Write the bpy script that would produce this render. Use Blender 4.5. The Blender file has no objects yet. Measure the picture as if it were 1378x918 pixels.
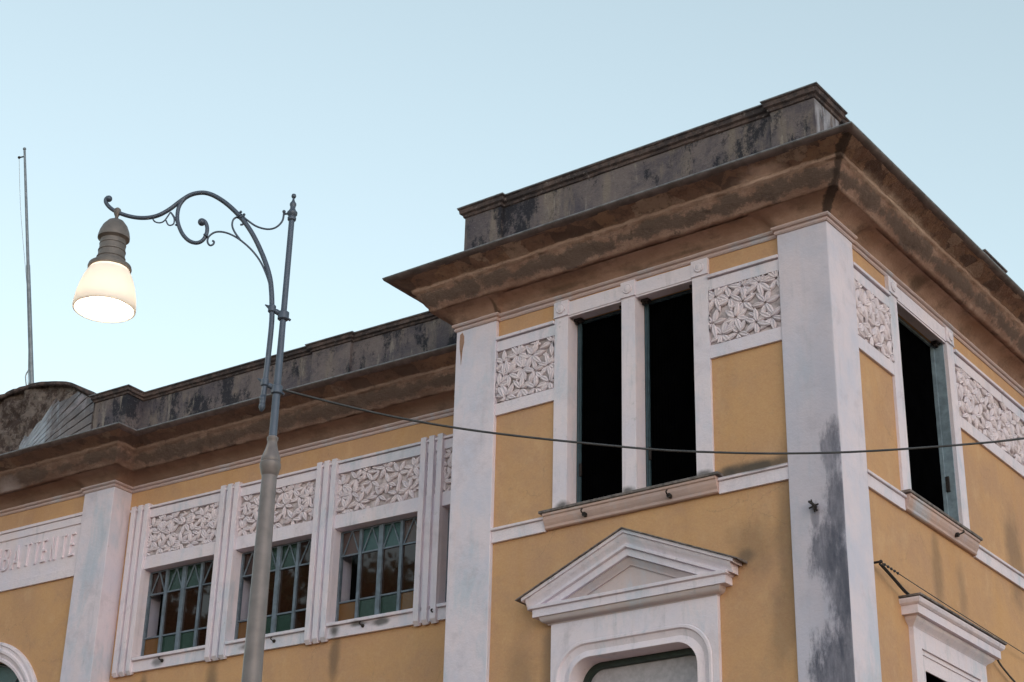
import bpy, bmesh, math, random
from mathutils import Matrix, Vector, noise
from mathutils.geometry import tessellate_polygon

R = math.radians
random.seed(7)
sc = bpy.context.scene
COL = sc.collection

# ---------------------------------------------------------------- camera
cd = bpy.data.cameras.new('camera')
cam = bpy.data.objects.new('camera', cd)
COL.objects.link(cam)
cd.sensor_width = 36.0
cd.sensor_fit = 'HORIZONTAL'
cd.lens = 61.221
cd.clip_start = 0.1
cd.clip_end = 3000
_r = Vector((0.80470304, 0.5932519, 0.02247683))
_u = Vector((0.23602747, -0.35443477, 0.9048022))
_f = Vector((-0.5447422, 0.72279193, 0.42523848))
m = Matrix(((_r.x, _u.x, -_f.x, 6.5400), (_r.y, _u.y, -_f.y, -13.7449), (_r.z, _u.z, -_f.z, 1.5803), (0, 0, 0, 1)))
cam.matrix_world = m
sc.camera = cam

# ---------------------------------------------------------------- sky, sun, exposure
SUN_EL, SUN_AZ = 7.0, 120.0          # azimuth clockwise from +Y
w = bpy.data.worlds.new('World')
sc.world = w
w.use_nodes = True
wn, wl = w.node_tree.nodes, w.node_tree.links
wn.clear()
wo = wn.new('ShaderNodeOutputWorld')
bg = wn.new('ShaderNodeBackground')
sky = wn.new('ShaderNodeTexSky')
sky.sky_type = 'NISHITA'
sky.sun_disc = False
sky.sun_elevation = R(SUN_EL)
sky.sun_rotation = R(SUN_AZ)
sky.air_density = 1.0
sky.dust_density = 0.3
sky.ozone_density = 1.5
hsv = wn.new('ShaderNodeHueSaturation')
hsv.inputs['Saturation'].default_value = 0.64
hsv.inputs['Hue'].default_value = 0.49
wl.new(sky.outputs[0], hsv.inputs['Color'])
tint = wn.new('ShaderNodeMix')
tint.data_type = 'RGBA'
tint.blend_type = 'MULTIPLY'
tint.inputs[0].default_value = 1
tint.inputs[7].default_value = (.925, .955, .915, 1)
gam = wn.new('ShaderNodeGamma')          # evens the sky out the way thin high haze does
gam.inputs['Gamma'].default_value = .78
wl.new(hsv.outputs[0], gam.inputs['Color'])
wl.new(gam.outputs[0], tint.inputs[6])
wl.new(tint.outputs[2], bg.inputs['Color'])
bg.inputs['Strength'].default_value = 0.14
wl.new(bg.outputs[0], wo.inputs['Surface'])

sl = bpy.data.lights.new('sun', 'SUN')
sun = bpy.data.objects.new('sun', sl)
COL.objects.link(sun)
sl.energy = 0.19
sl.angle = R(70)
sl.color = (1.0, 0.86, 0.86)
sd = Vector((math.sin(R(SUN_AZ)) * math.cos(R(SUN_EL)), math.cos(R(SUN_AZ)) * math.cos(R(SUN_EL)), math.sin(R(SUN_EL))))
sun.rotation_euler = sd.to_track_quat('Z', 'Y').to_euler()

sc.view_settings.view_transform = 'Standard'
sc.view_settings.look = 'None'
sc.view_settings.gamma = 1
sc.view_settings.use_curve_mapping = False
sc.view_settings.exposure = 1.88

# ---------------------------------------------------------------- node helpers
class NT:
    def __init__(s, name):
        s.m = bpy.data.materials.new(name)
        s.m.use_nodes = True
        s.n = s.m.node_tree.nodes
        s.l = s.m.node_tree.links
        s.b = s.n['Principled BSDF']
        s.tc = s.n.new('ShaderNodeNewGeometry').outputs['Position']
    def L(s, a, b):
        s.l.new(a, b)
    def put(s, v, sock):
        if isinstance(v, bpy.types.NodeSocket):
            s.l.new(v, sock)
        elif isinstance(v, (tuple, list)) and len(v) == 3 and sock.type == 'RGBA':
            sock.default_value = (*v, 1)
        else:
            sock.default_value = v
    def vec(s, scale=(1, 1, 1), rot=(0, 0, 0), loc=(0, 0, 0), src=None):
        k = s.n.new('ShaderNodeMapping')
        k.inputs['Scale'].default_value = scale
        k.inputs['Rotation'].default_value = rot
        k.inputs['Location'].default_value = loc
        s.L(src or s.tc, k.inputs[0])
        return k.outputs[0]
    def noise(s, scale, detail=5, rough=.55, vec=None, dist=0.0):
        k = s.n.new('ShaderNodeTexNoise')
        k.inputs['Scale'].default_value = scale
        k.inputs['Detail'].default_value = detail
        k.inputs['Roughness'].default_value = rough
        k.inputs['Distortion'].default_value = dist
        s.L(vec or s.tc, k.inputs['Vector'])
        return k.outputs['Fac']
    def vor(s, scale, feature='F1', vec=None, out='Distance'):
        k = s.n.new('ShaderNodeTexVoronoi')
        k.feature = feature
        k.inputs['Scale'].default_value = scale
        s.L(vec or s.tc, k.inputs['Vector'])
        return k.outputs[out]
    def ramp(s, f, a, b, lo=0.0, hi=1.0):
        k = s.n.new('ShaderNodeMapRange')
        k.interpolation_type = 'SMOOTHSTEP'
        s.put(f, k.inputs[0])
        for i, v in ((1, a), (2, b), (3, lo), (4, hi)):
            k.inputs[i].default_value = v
        return k.outputs[0]
    def mix(s, f, a, b, mode='MIX'):
        k = s.n.new('ShaderNodeMix')
        k.data_type = 'RGBA'
        k.blend_type = mode
        s.put(f, k.inputs[0])
        s.put(a, k.inputs[6])
        s.put(b, k.inputs[7])
        return k.outputs[2]
    def math(s, op, a, b=0.0, clamp=False):
        k = s.n.new('ShaderNodeMath')
        k.operation = op
        k.use_clamp = clamp
        s.put(a, k.inputs[0])
        s.put(b, k.inputs[1])
        return k.outputs[0]
    def sep(s, src=None):
        k = s.n.new('ShaderNodeSeparateXYZ')
        s.L(src or s.tc, k.inputs[0])
        return k.outputs
    def attr(s, name):
        k = s.n.new('ShaderNodeAttribute')
        k.attribute_name = name
        return k.outputs['Fac']
    def bump(s, h, strength=.3, dist=.01, prev=None):
        k = s.n.new('ShaderNodeBump')
        k.inputs['Strength'].default_value = strength
        k.inputs['Distance'].default_value = dist
        s.L(h, k.inputs['Height'])
        if prev is not None:
            s.L(prev, k.inputs['Normal'])
        return k.outputs[0]
    def done(s, col, rough=.85, bump=None, metal=0.0, spec=None):
        s.put(col, s.b.inputs['Base Color'])
        s.put(rough, s.b.inputs['Roughness'])
        s.b.inputs['Metallic'].default_value = metal
        if spec is not None:
            s.b.inputs['Specular IOR Level'].default_value = spec
        if bump is not None:
            s.L(bump, s.b.inputs['Normal'])
        return s.m

MAT = {}
def blob(t, cx, cy, cz, rx, ry, rz, wob=0.35, seed=0.0):
    """soft irregular patch of dirt round a point: 1 inside, 0 outside"""
    v = t.vec(loc=(-cx, -cy, -cz))
    v2 = t.vec(scale=(1 / rx, 1 / ry, 1 / rz), src=v)
    k = t.n.new('ShaderNodeVectorMath'); k.operation = 'LENGTH'
    t.L(v2, k.inputs[0])
    nz = t.noise(2.6, 6, .65, t.vec(loc=(seed, seed * 2, 0)))
    d = t.math('ADD', k.outputs['Value'], t.math('MULTIPLY', t.math('SUBTRACT', nz, .5), wob * 4))
    return t.ramp(d, 1.15, .25)

def warp(t, scale, amt):
    nv = t.n.new('ShaderNodeTexNoise'); nv.inputs['Scale'].default_value = scale; nv.inputs['Detail'].default_value = 7
    nv.inputs['Roughness'].default_value = .7
    t.L(t.tc, nv.inputs['Vector'])
    k = t.n.new('ShaderNodeVectorMath'); k.operation = 'SCALE'; k.inputs['Scale'].default_value = amt
    t.L(nv.outputs['Color'], k.inputs[0])
    a = t.n.new('ShaderNodeVectorMath'); a.operation = 'ADD'
    t.L(t.tc, a.inputs[0]); t.L(k.outputs[0], a.inputs[1])
    return a.outputs[0]
def blot(t, cx, cy, cz, rx, ry, rz, seed=0.0):
    """like blob but ragged: streaky edge with fine tongues"""
    v = t.vec(loc=(-cx, -cy, -cz))
    v2 = t.vec(scale=(1 / rx, 1 / ry, 1 / rz), src=v)
    k = t.n.new('ShaderNodeVectorMath'); k.operation = 'LENGTH'
    t.L(v2, k.inputs[0])
    nz = t.noise(1.0, 9, .74, t.vec((7.5, 7.5, 2.6), loc=(seed, seed * 2, 0)))
    d = t.math('ADD', k.outputs['Value'], t.math('MULTIPLY', t.math('SUBTRACT', nz, .5), 2.6))
    return t.ramp(d, 1.15, .55)

def ochre():
    t = NT('ochre_plaster')
    a = t.noise(.9, 6, .6)
    c = t.mix(t.ramp(a, .3, .7), (.525, .292, .168), (.590, .328, .165))
    s_ = t.noise(1.0, 5, .6, t.vec((3.0, 3.0, .35)))
    c = t.mix(t.ramp(s_, .5, .8, 0, .4), c, (.52, .26, .095))
    c = t.mix(t.ramp(t.noise(2.3, 7, .7, t.vec(loc=(5, 2, 1))), .55, .85, 0, .4), c, (.33, .245, .15))
    c = t.mix(t.ramp(t.noise(1.6, 7, .65, t.vec(loc=(9, 4, 2)), .3), .42, .66, 0, .42), c, (.420, .245, .175))
    c = t.mix(t.ramp(t.noise(11, 7, .75, t.vec(loc=(2, 4, 2))), .56, .72, 0, .3), c, (.32, .215, .15))
    c = t.mix(t.ramp(t.noise(3.4, 8, .72, t.vec((1, 1, .6), loc=(7, 1, 5)), .3), .50, .70, 0, .35), c, (.66, .42, .25))
    crk = t.vor(1.1, 'DISTANCE_TO_EDGE', t.vec(src=warp(t, 3.0, .35)))
    cm = t.math('MULTIPLY', t.ramp(crk, .006, .002), t.ramp(t.noise(.8, 4, .6, t.vec(loc=(4, 4, 4))), .54, .62, 0, .35))
    c = t.mix(cm, c, (.24, .15, .10))
    fine = t.noise(45, 3, .6)
    c = t.mix(t.ramp(fine, .3, .75, 0, .16), c, (.72, .52, .28))
    # grime patches that the wall really carries
    for (x, y, z, rx, ry, rz, k, sd_) in (
            (-.95, .05, 6.85, .34, .5, .34, .34, 1), (-1.06, .05, 6.74, .12, .5, .10, .5, 12), (-.62, .05, 6.9, .14, .5, .9, .42, 3), (-.70, .05, 6.05, .2, .5, .5, .35, 9),
            (-.95, .05, 7.60, .50, .3, .09, .9, 5), (-1.22, .05, 7.60, .16, .3, .10, .7, 2),
            (-3.30, .05, 6.05, .12, .5, .5, .45, 8), (-3.62, .05, 5.9, .26, .5, .5, .3, 4),
            (-.05, 4.35, 7.75, .5, .35, .75, .42, 6), (-.05, 2.15, 6.95, .4, .16, .55, .4, 11), (-.05, 2.75, 6.9, .4, .14, .45, .3, 7)):
        mk = blob(t, x, y, z, rx, ry, rz, .35, sd_)
        c = t.mix(t.math('MULTIPLY', mk, k), c, (.07, .065, .06))
    # drip stains below the sill of the side wing
    for (x, y, z, rx, rz, sd_) in ((-6.93, .87, 6.75, .10, .42, 1), (-8.85, .79, 6.7, .12, .4, 3), (-10.0, .74, 6.75, .08, .3, 5)):
        mk = blob(t, x, y, z, rx, .4, rz, .3, sd_)
        c = t.mix(t.math('MULTIPLY', mk, .55), c, (.09, .075, .06))
    b = t.bump(t.noise(60, 4, .7), .35, .006)
    b = t.bump(t.noise(7, 5, .6), .35, .02, b)
    return t.done(c, .92, b, spec=.25)

def stucco(name, base=(.76, .655, .72), alt=(.63, .60, .71), warm=(.80, .64, .66), stain=False, dirt=.25, bumpk=.4, marks=False):
    t = NT(name)
    c = t.mix(t.ramp(t.noise(1.3, 6, .6), .35, .68), base, alt)
    c = t.mix(t.ramp(t.noise(1.0, 7, .68, t.vec((1.9, 1.9, .8), loc=(6, 2, 8)), .4), .50, .68, 0, .6), c, (.46, .53, .63))
    c = t.mix(t.ramp(t.noise(2.6, 8, .7, t.vec(loc=(1, 9, 3)), .4), .52, .70, 0, .4), c, (.50, .43, .49))
    c = t.mix(t.ramp(t.noise(1.0, 5, .6, t.vec((2.5, 2.5, .5), loc=(3, 3, 3))), .5, .75, 0, .6), c, warm)
    c = t.mix(t.ramp(t.noise(1.0, 7, .7, t.vec((9, 9, 1.1))), .53, .8, 0, dirt * 1.3), c, (.30, .31, .35))
    c = t.mix(t.ramp(t.noise(38, 4, .7), .55, .8, 0, .3), c, (.47, .45, .48))
    c = t.mix(t.ramp(t.noise(1.0, 7, .8, t.vec((30, 30, 60))), .60, .72, 0, dirt), c, (.33, .30, .31))
    c = t.mix(t.ramp(t.noise(9, 8, .75, t.vec(loc=(8, 1, 4))), .60, .74, 0, dirt * 1.6), c, (.36, .33, .33))
    if marks:
        for (x, y, z, rx, ry, rz, k, sd_) in ((-3.15, .02, 7.63, .10, .2, .07, .85, 1), (-2.34, .02, 7.64, .10, .2, .06, .85, 2), (-1.47, .02, 7.63, .12, .2, .05, .8, 3),
                (-6.92, .84, 7.08, .12, .3, .10, .9, 4), (-6.55, .86, 7.12, .20, .3, .045, .85, 6), (-6.25, .87, 7.10, .16, .3, .05, .85, 8), (-9.75, .75, 7.08, .14, .3, .07, .7, 9),
                (-.9, -.005, 7.565, .5, .1, .03, .8, 5), (-3.7, .0, 7.57, .35, .1, .02, .6, 7), (-8.3, .8, 7.08, .12, .3, .05, .7, 3)):
            c = t.mix(t.math('MULTIPLY', blob(t, x, y, z, rx, ry, rz, .4, sd_), k), c, (.085, .078, .075))
    if stain:
        x, y, z = t.sep()
        onf = t.ramp(y, .012, .004, 0, 1)       # front face only
        c = t.mix(t.math('MULTIPLY', t.math('MULTIPLY', t.ramp(x, -.50, -.05, .25, .55), t.ramp(z, 9.6, 6.5, .25, 1)), onf), c, (.30, .285, .36))
        grain = t.ramp(t.noise(1.0, 8, .75, t.vec((11, 11, 2.2))), .30, .62, .55, 1)
        for (bx_, bz_, rx, rz, k, sd_) in ((-.09, 7.62, .13, .26, .80, 1), (-.06, 7.05, .13, .42, .85, 2), (-.20, 6.62, .20, .30, .88, 3), (-.07, 6.28, .16, .50, .92, 4), (-.19, 5.55, .27, .34, .95, 5), (-.02, 5.9, .10, .9, .8, 6), (-.285, 6.98, .05, .14, .6, 7)):
            mk = t.math('MULTIPLY', t.math('MULTIPLY', blot(t, bx_, 0, bz_, rx, .4, rz, sd_), grain), onf)
            c = t.mix(t.math('MULTIPLY', mk, k), c, (.030, .038, .066))
        n2 = t.noise(1.2, 6, .6, t.vec((1.2, 1.2, .6), loc=(7, 3, 1)))
        c = t.mix(t.math('MULTIPLY', t.ramp(n2, .40, .62, .08, .32), onf), c, (.46, .42, .48))
    b = t.bump(t.noise(55, 5, .7), bumpk, .006)
    b = t.bump(t.noise(9, 5, .65), .45, .018, b)
    return t.done(c, .88, b, spec=.3)

def relief():
    t = NT('relief_plaster')
    c = t.mix(t.ramp(t.noise(6, 6, .6), .3, .7), (.78, .665, .70), (.68, .60, .66))
    c = t.mix(t.ramp(t.noise(28, 5, .7), .5, .75, 0, .4), c, (.38, .33, .35))
    b = t.bump(t.noise(70, 4, .7), .4, .005)
    return t.done(c, .9, b, spec=.2)

def mitre_stain(t):
    x, y, z = t.sep()
    d = t.math('ABSOLUTE', t.math('ADD', x, y))
    n_ = t.math('MULTIPLY', t.math('SUBTRACT', t.noise(5, 7, .7, t.vec(loc=(7, 7, 7))), .5), .22)
    mk = t.ramp(t.math('ADD', d, n_), .085, .045)
    return t.math('MULTIPLY', mk, t.ramp(x, -.10, -.02))

def cornice():
    t = NT('cornice_concrete')
    pr = t.attr('prof')
    nb = t.noise(2.4, 8, .72)
    p = t.math('ADD', pr, t.math('MULTIPLY', t.math('SUBTRACT', nb, .5), .10))
    wv = t.n.new('ShaderNodeVectorMath'); wv.operation = 'ADD'
    nv = t.n.new('ShaderNodeTexNoise'); nv.inputs['Scale'].default_value = 7; nv.inputs['Detail'].default_value = 7; nv.inputs['Roughness'].default_value = .7
    t.L(t.tc, nv.inputs['Vector'])
    sc_ = t.n.new('ShaderNodeVectorMath'); sc_.operation = 'SCALE'; sc_.inputs['Scale'].default_value = .14
    t.L(nv.outputs['Color'], sc_.inputs[0]); t.L(t.tc, wv.inputs[0]); t.L(sc_.outputs[0], wv.inputs[1])
    blk = t.vor(4.2, vec=t.vec((1, 1, .15), src=wv.outputs[0]), out='Color')
    bx, by, bz = t.sep(blk)
    # lower hollow: pinkish brown render with a broken sooty band
    c = t.mix(t.ramp(t.noise(3.0, 7, .65), .36, .64), (.29, .165, .125), (.42, .262, .208))
    bandc = t.math('ABSOLUTE', t.math('SUBTRACT', p, .485))
    bw = t.math('ADD', bandc, t.math('MULTIPLY', t.math('SUBTRACT', t.noise(2.1, 9, .78, t.vec(loc=(2, 6, 3))), .5), .60))
    c = t.mix(t.ramp(bw, .10, .035, 0, .88), c, (.150, .105, .090))
    # worn lip
    lip = t.math('MULTIPLY', t.ramp(pr, .555, .58), t.ramp(pr, .66, .63))
    c = t.mix(t.math('MULTIPLY', lip, .55), c, (.56, .38, .31))
    # block courses under the gutter
    b1 = t.mix(t.ramp(bx, .26, .36), (.165, .105, .088), (.27, .160, .122))
    b1 = t.mix(t.ramp(bx, .58, .74), b1, (.34, .20, .140))
    b1 = t.mix(t.ramp(bx, .84, .94), b1, (.40, .27, .215))
    b1 = t.mix(t.ramp(t.noise(9, 8, .78), .50, .62, 0, .7), b1, (.14, .095, .08))
    c = t.mix(t.ramp(pr, .628, .645), c, b1)
    dark = t.ramp(t.noise(3.8, 9, .76, t.vec(loc=(9, 2, 7)), .3), .57, .68, 0, .8)
    c = t.mix(dark, c, (.105, .072, .064))
    c = t.mix(t.ramp(t.noise(30, 7, .8), .50, .68, 0, .45), c, (.16, .11, .09))
    c = t.mix(t.ramp(t.noise(24, 6, .8, t.vec(loc=(2, 2, 9))), .62, .74, 0, .45), c, (.42, .31, .25))
    c = t.mix(blob(t, -.46, -.42, 10.45, .30, .3, .075, .3, 2), c, (.72, .50, .42))
    c = t.mix(blob(t, .42, .9, 10.43, .12, 1.2, .045, .5, 5), c, (.60, .43, .35))
    c = t.mix(blob(t, -12.40, .0, 9.70, .30, .5, .16, .25, 4), c, (.62, .50, .50))
    c = t.mix(t.math('MULTIPLY', mitre_stain(t), .85), c, (.055, .04, .036))
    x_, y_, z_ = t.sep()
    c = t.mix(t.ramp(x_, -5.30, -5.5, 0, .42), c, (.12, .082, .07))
    b = t.bump(t.noise(28, 8, .8), .6, .018)
    b = t.bump(t.noise(7, 8, .75), .6, .03, b)
    b = t.bump(t.math('MULTIPLY', bx, t.ramp(pr, .628, .645)), .5, .02, b)
    return t.done(c, .95, b, spec=.15)

def cove():
    t = NT('cove_plaster')
    c = t.mix(t.ramp(t.noise(1.4, 6, .6), .35, .65), (.31, .178, .128), (.43, .265, .205))
    c = t.mix(t.ramp(t.noise(2.4, 7, .7, t.vec((1, 1, 2), loc=(2, 7, 3))), .47, .68, 0, .75), c, (.19, .120, .09))
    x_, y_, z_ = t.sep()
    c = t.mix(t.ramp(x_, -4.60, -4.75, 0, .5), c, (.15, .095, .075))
    c = t.mix(t.ramp(t.noise(14, 6, .7), .55, .8, 0, .4), c, (.24, .16, .12))
    c = t.mix(t.math('MULTIPLY', mitre_stain(t), .9), c, (.060, .042, .036))
    for (x, y, z, rx, ry, rz, k, sd_) in ((-4.02, -.05, 10.10, .03, .3, .12, .8, 1), (.08, 2.05, 10.13, .3, .16, .09, .7, 2), (-3.2, -.05, 10.12, .35, .3, .03, .4, 3), (-1.6, -.05, 10.10, .6, .3, .025, .35, 6)):
        c = t.mix(t.math('MULTIPLY', blob(t, x, y, z, rx, ry, rz, .3, sd_), k), c, (.085, .055, .04))
    b = t.bump(t.noise(40, 5, .7), .4, .01)
    b = t.bump(t.noise(5, 5, .6), .5, .03, b)
    return t.done(c, .92, b, spec=.2)

def parapet(name='parapet_concrete'):
    t = NT(name)
    hi = t.noise(22, 6, .85)
    c = t.mix(t.ramp(t.noise(1.7, 8, .7, dist=.5), .36, .64), (.095, .082, .098), (.19, .152, .150))
    c = t.mix(t.ramp(t.noise(1.0, 6, .7, t.vec((3.0, 3.0, .6), loc=(1, 5, 1))), .50, .64, 0, .55), c, (.26, .205, .165))
    st = t.noise(1.0, 7, .7, t.vec((2.6, 2.6, 1.3), loc=(3, 3, 0)), .2)
    f = t.math('ADD', st, t.math('MULTIPLY', t.math('SUBTRACT', hi, .5), .35))
    c = t.mix(t.ramp(f, .485, .58, 0, .9), c, (.026, .027, .036))
    f2 = t.math('ADD', t.noise(1.0, 6, .7, t.vec((7, 7, 1.0), loc=(8, 5, 1)), .3), t.math('MULTIPLY', t.math('SUBTRACT', hi, .5), .3))
    c = t.mix(t.ramp(f2, .58, .68, 0, .6), c, (.34, .29, .25))
    c = t.mix(t.ramp(t.noise(34, 6, .85, t.vec(loc=(4, 1, 9))), .58, .70, 0, .6), c, (.33, .31, .32))
    c = t.mix(t.ramp(t.noise(30, 6, .85, t.vec(loc=(1, 4, 2))), .56, .68, 0, .7), c, (.035, .033, .038))
    # flank of the corner pier painted paler, for the light falling on it
    x, y, z = t.sep()
    side = t.math('MULTIPLY', t.ramp(x, -.104, -.101), t.ramp(y, .09, .12))
    c = t.mix(t.math('MULTIPLY', side, t.ramp(t.noise(1.0, 6, .7, t.vec((9, 9, 1.5))), .40, .60, 0, .75)), c, (.44, .43, .48))
    b = t.bump(t.noise(36, 6, .75), .8, .015)
    b = t.bump(t.noise(8, 6, .7), .5, .03, b)
    return t.done(c, .95, b, spec=.15)

def capmat():
    t = NT('coping_stone')
    c = t.mix(t.ramp(t.noise(5, 7, .7), .4, .65), (.060, .048, .050), (.155, .108, .098))
    c = t.mix(t.ramp(t.noise(18, 6, .8), .56, .68, 0, .65), c, (.33, .28, .27))
    b = t.bump(t.noise(30, 6, .75), .7, .02)
    return t.done(c, .93, b, spec=.15)

def rubble():
    t = NT('broken_masonry')
    c = t.mix(t.ramp(t.noise(5.5, 8, .78), .42, .58), (.095, .066, .060), (.26, .205, .185))
    c = t.mix(t.ramp(t.noise(8, 7, .75, t.vec(loc=(3, 3, 0))), .54, .66, 0, .75), c, (.06, .05, .047))
    c = t.mix(t.ramp(t.noise(5, 7, .75, t.vec(loc=(1, 6, 3))), .58, .68, 0, .6), c, (.42, .37, .34))
    b = t.bump(t.noise(22, 8, .8), 1.0, .05)
    return t.done(c, .96, b, spec=.1)

def simple(name, col, rough=.6, metal=0.0, var=.25, scale=8, bumpk=.1, spec=None):
    t = NT(name)
    d = tuple(v * (1 - var) for v in col)
    h = tuple(min(1, v * (1 + var)) for v in col)
    c = t.mix(t.ramp(t.noise(scale, 5, .6), .3, .7), d, h)
    b = t.bump(t.noise(scale * 6, 4, .6), bumpk, .004) if bumpk else None
    return t.done(c, rough, b, metal, spec)

def glassy(name, col, rough=.06, bumps=0.0, scale=60):
    t = NT(name)
    c = t.mix(t.noise(3, 4, .6), tuple(v * .75 for v in col), tuple(min(1, v * 1.3) for v in col))
    b = t.bump(t.noise(scale, 3, .6), bumps, .01) if bumps else t.bump(t.noise(2.5, 2, .5), .05, .02)
    t.b.inputs['IOR'].default_value = 1.62
    t.b.inputs['Coat Roughness'].default_value = rough
    return t.done(c, rough, b, spec=.5)

MAT['ochre'] = ochre()
MAT['white'] = stucco('white_stucco')
MAT['trim'] = stucco('trim_stucco', (.80, .685, .735), (.72, .65, .74), (.79, .64, .65), dirt=.40, marks=True)
MAT['stained'] = stucco('stained_stucco', stain=True)
MAT['tan'] = stucco('sill_plaster', (.60, .405, .355), (.50, .355, .325), (.62, .40, .32), dirt=.2)  # the tan includes warm lamplight from below, painted into the colour
MAT['relief'] = relief()
MAT['reliefback'] = simple('shaded_relief_ground', (.50, .41, .42), .95, 0, .35, 12, .6)  # darker tone paints in the shade between the leaves
MAT['cornice'] = cornice()
MAT['cove'] = cove()
MAT['parapet'] = parapet()
MAT['cap'] = capmat()
MAT['rubble'] = rubble()
MAT['gutter'] = simple('weathered_gutter', (.12, .085, .082), .6, .3, .3, 9, .4)
MAT['gutterlip'] = simple('gutter_lip', (.26, .25, .26), .45, .6, .3, 12, .2)
MAT['dirtslab'] = simple('dirty_slate', (.15, .125, .12), .85, 0, .5, 14, .5)
MAT['black'] = simple('black_blind_dark_room', (.0012, .0012, .0015), 1, 0, .3, 5, 0, spec=0)  # blind colour, also painted in for unlit rooms behind openings
MAT['teal'] = simple('teal_frame', (.035, .065, .082), .5, 0, .25, 10, .1)
MAT['tealwood'] = simple('teal_reveal', (.20, .26, .31), .6, 0, .25, 10, .2)
MAT['darkgreen'] = simple('dark_green_frame', (.018, .032, .026), .4, 0, .2, 10, .05)
MAT['mullion'] = simple('grey_blue_iron', (.135, .165, .205), .5, .1, .25, 10, .1)
MAT['iron'] = simple('rusty_iron', (.035, .028, .027), .7, .4, .4, 20, .3)
MAT['amber'] = glassy('amber_glass', (.13, .055, .010), .12, .25, 45)
MAT['brownglass'] = glassy('brown_glass', (.024, .010, .006), .03)
MAT['green'] = glassy('green_glass', (.010, .032, .020), .12, .3, 45)
MAT['clearglass'] = glassy('dark_clear_glass', (.008, .006, .006), .02)
_m = MAT['clearglass']; _n = _m.node_tree.nodes; _l = _m.node_tree.links
_tr = _n.new('ShaderNodeBsdfTransparent'); _tr.inputs[0].default_value = (.92, .95, 1.0, 1)
_mx = _n.new('ShaderNodeMixShader'); _mx.inputs[0].default_value = .80
_l.new(_n['Principled BSDF'].outputs[0], _mx.inputs[1]); _l.new(_tr.outputs[0], _mx.inputs[2]); _l.new(_mx.outputs[0], _n['Material Output'].inputs[0])
MAT['tealglass'] = glassy('teal_ripple_glass', (.020, .062, .062), .16, .5, 60)
MAT['mauveglass'] = glassy('mauve_ripple_glass', (.065, .036, .032), .16, .5, 60)
MAT['frost'] = simple('frosted_panel', (.42, .385, .42), .5, 0, .12, 20, .5)
MAT['lamp_metal'] = simple('lamp_grey_paint', (.075, .092, .130), .42, .25, .1, 14, 0)
MAT['lamp_shaft'] = simple('lamp_shaft_paint', (.175, .145, .145), .42, .15, .15, 10, 0)
MAT['galv'] = simple('galvanised_steel', (.20, .22, .25), .5, .5, .2, 12, .1)
MAT['cable'] = simple('cable_sheath', (.05, .05, .055), .6, .2, .2, 12, 0)
MAT['rope'] = simple('rope', (.42, .44, .46), .8, 0, .2, 30, 0)
MAT['bark'] = simple('bark', (.09, .065, .05), .95, 0, .4, 12, .8)
MAT['leaf'] = simple('tree_leaf', (.045, .075, .025), .6, 0, .4, 3, 0)

# ---------------------------------------------------------------- geometry helpers
G = 0.043
FRONT = Matrix.Identity(4)
SIDE = Matrix.Rotation(R(90), 4, 'Z')
WING = Matrix.Translation((-4.6, 0, 0)) @ Matrix.Rotation(G, 4, 'Z')

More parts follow.
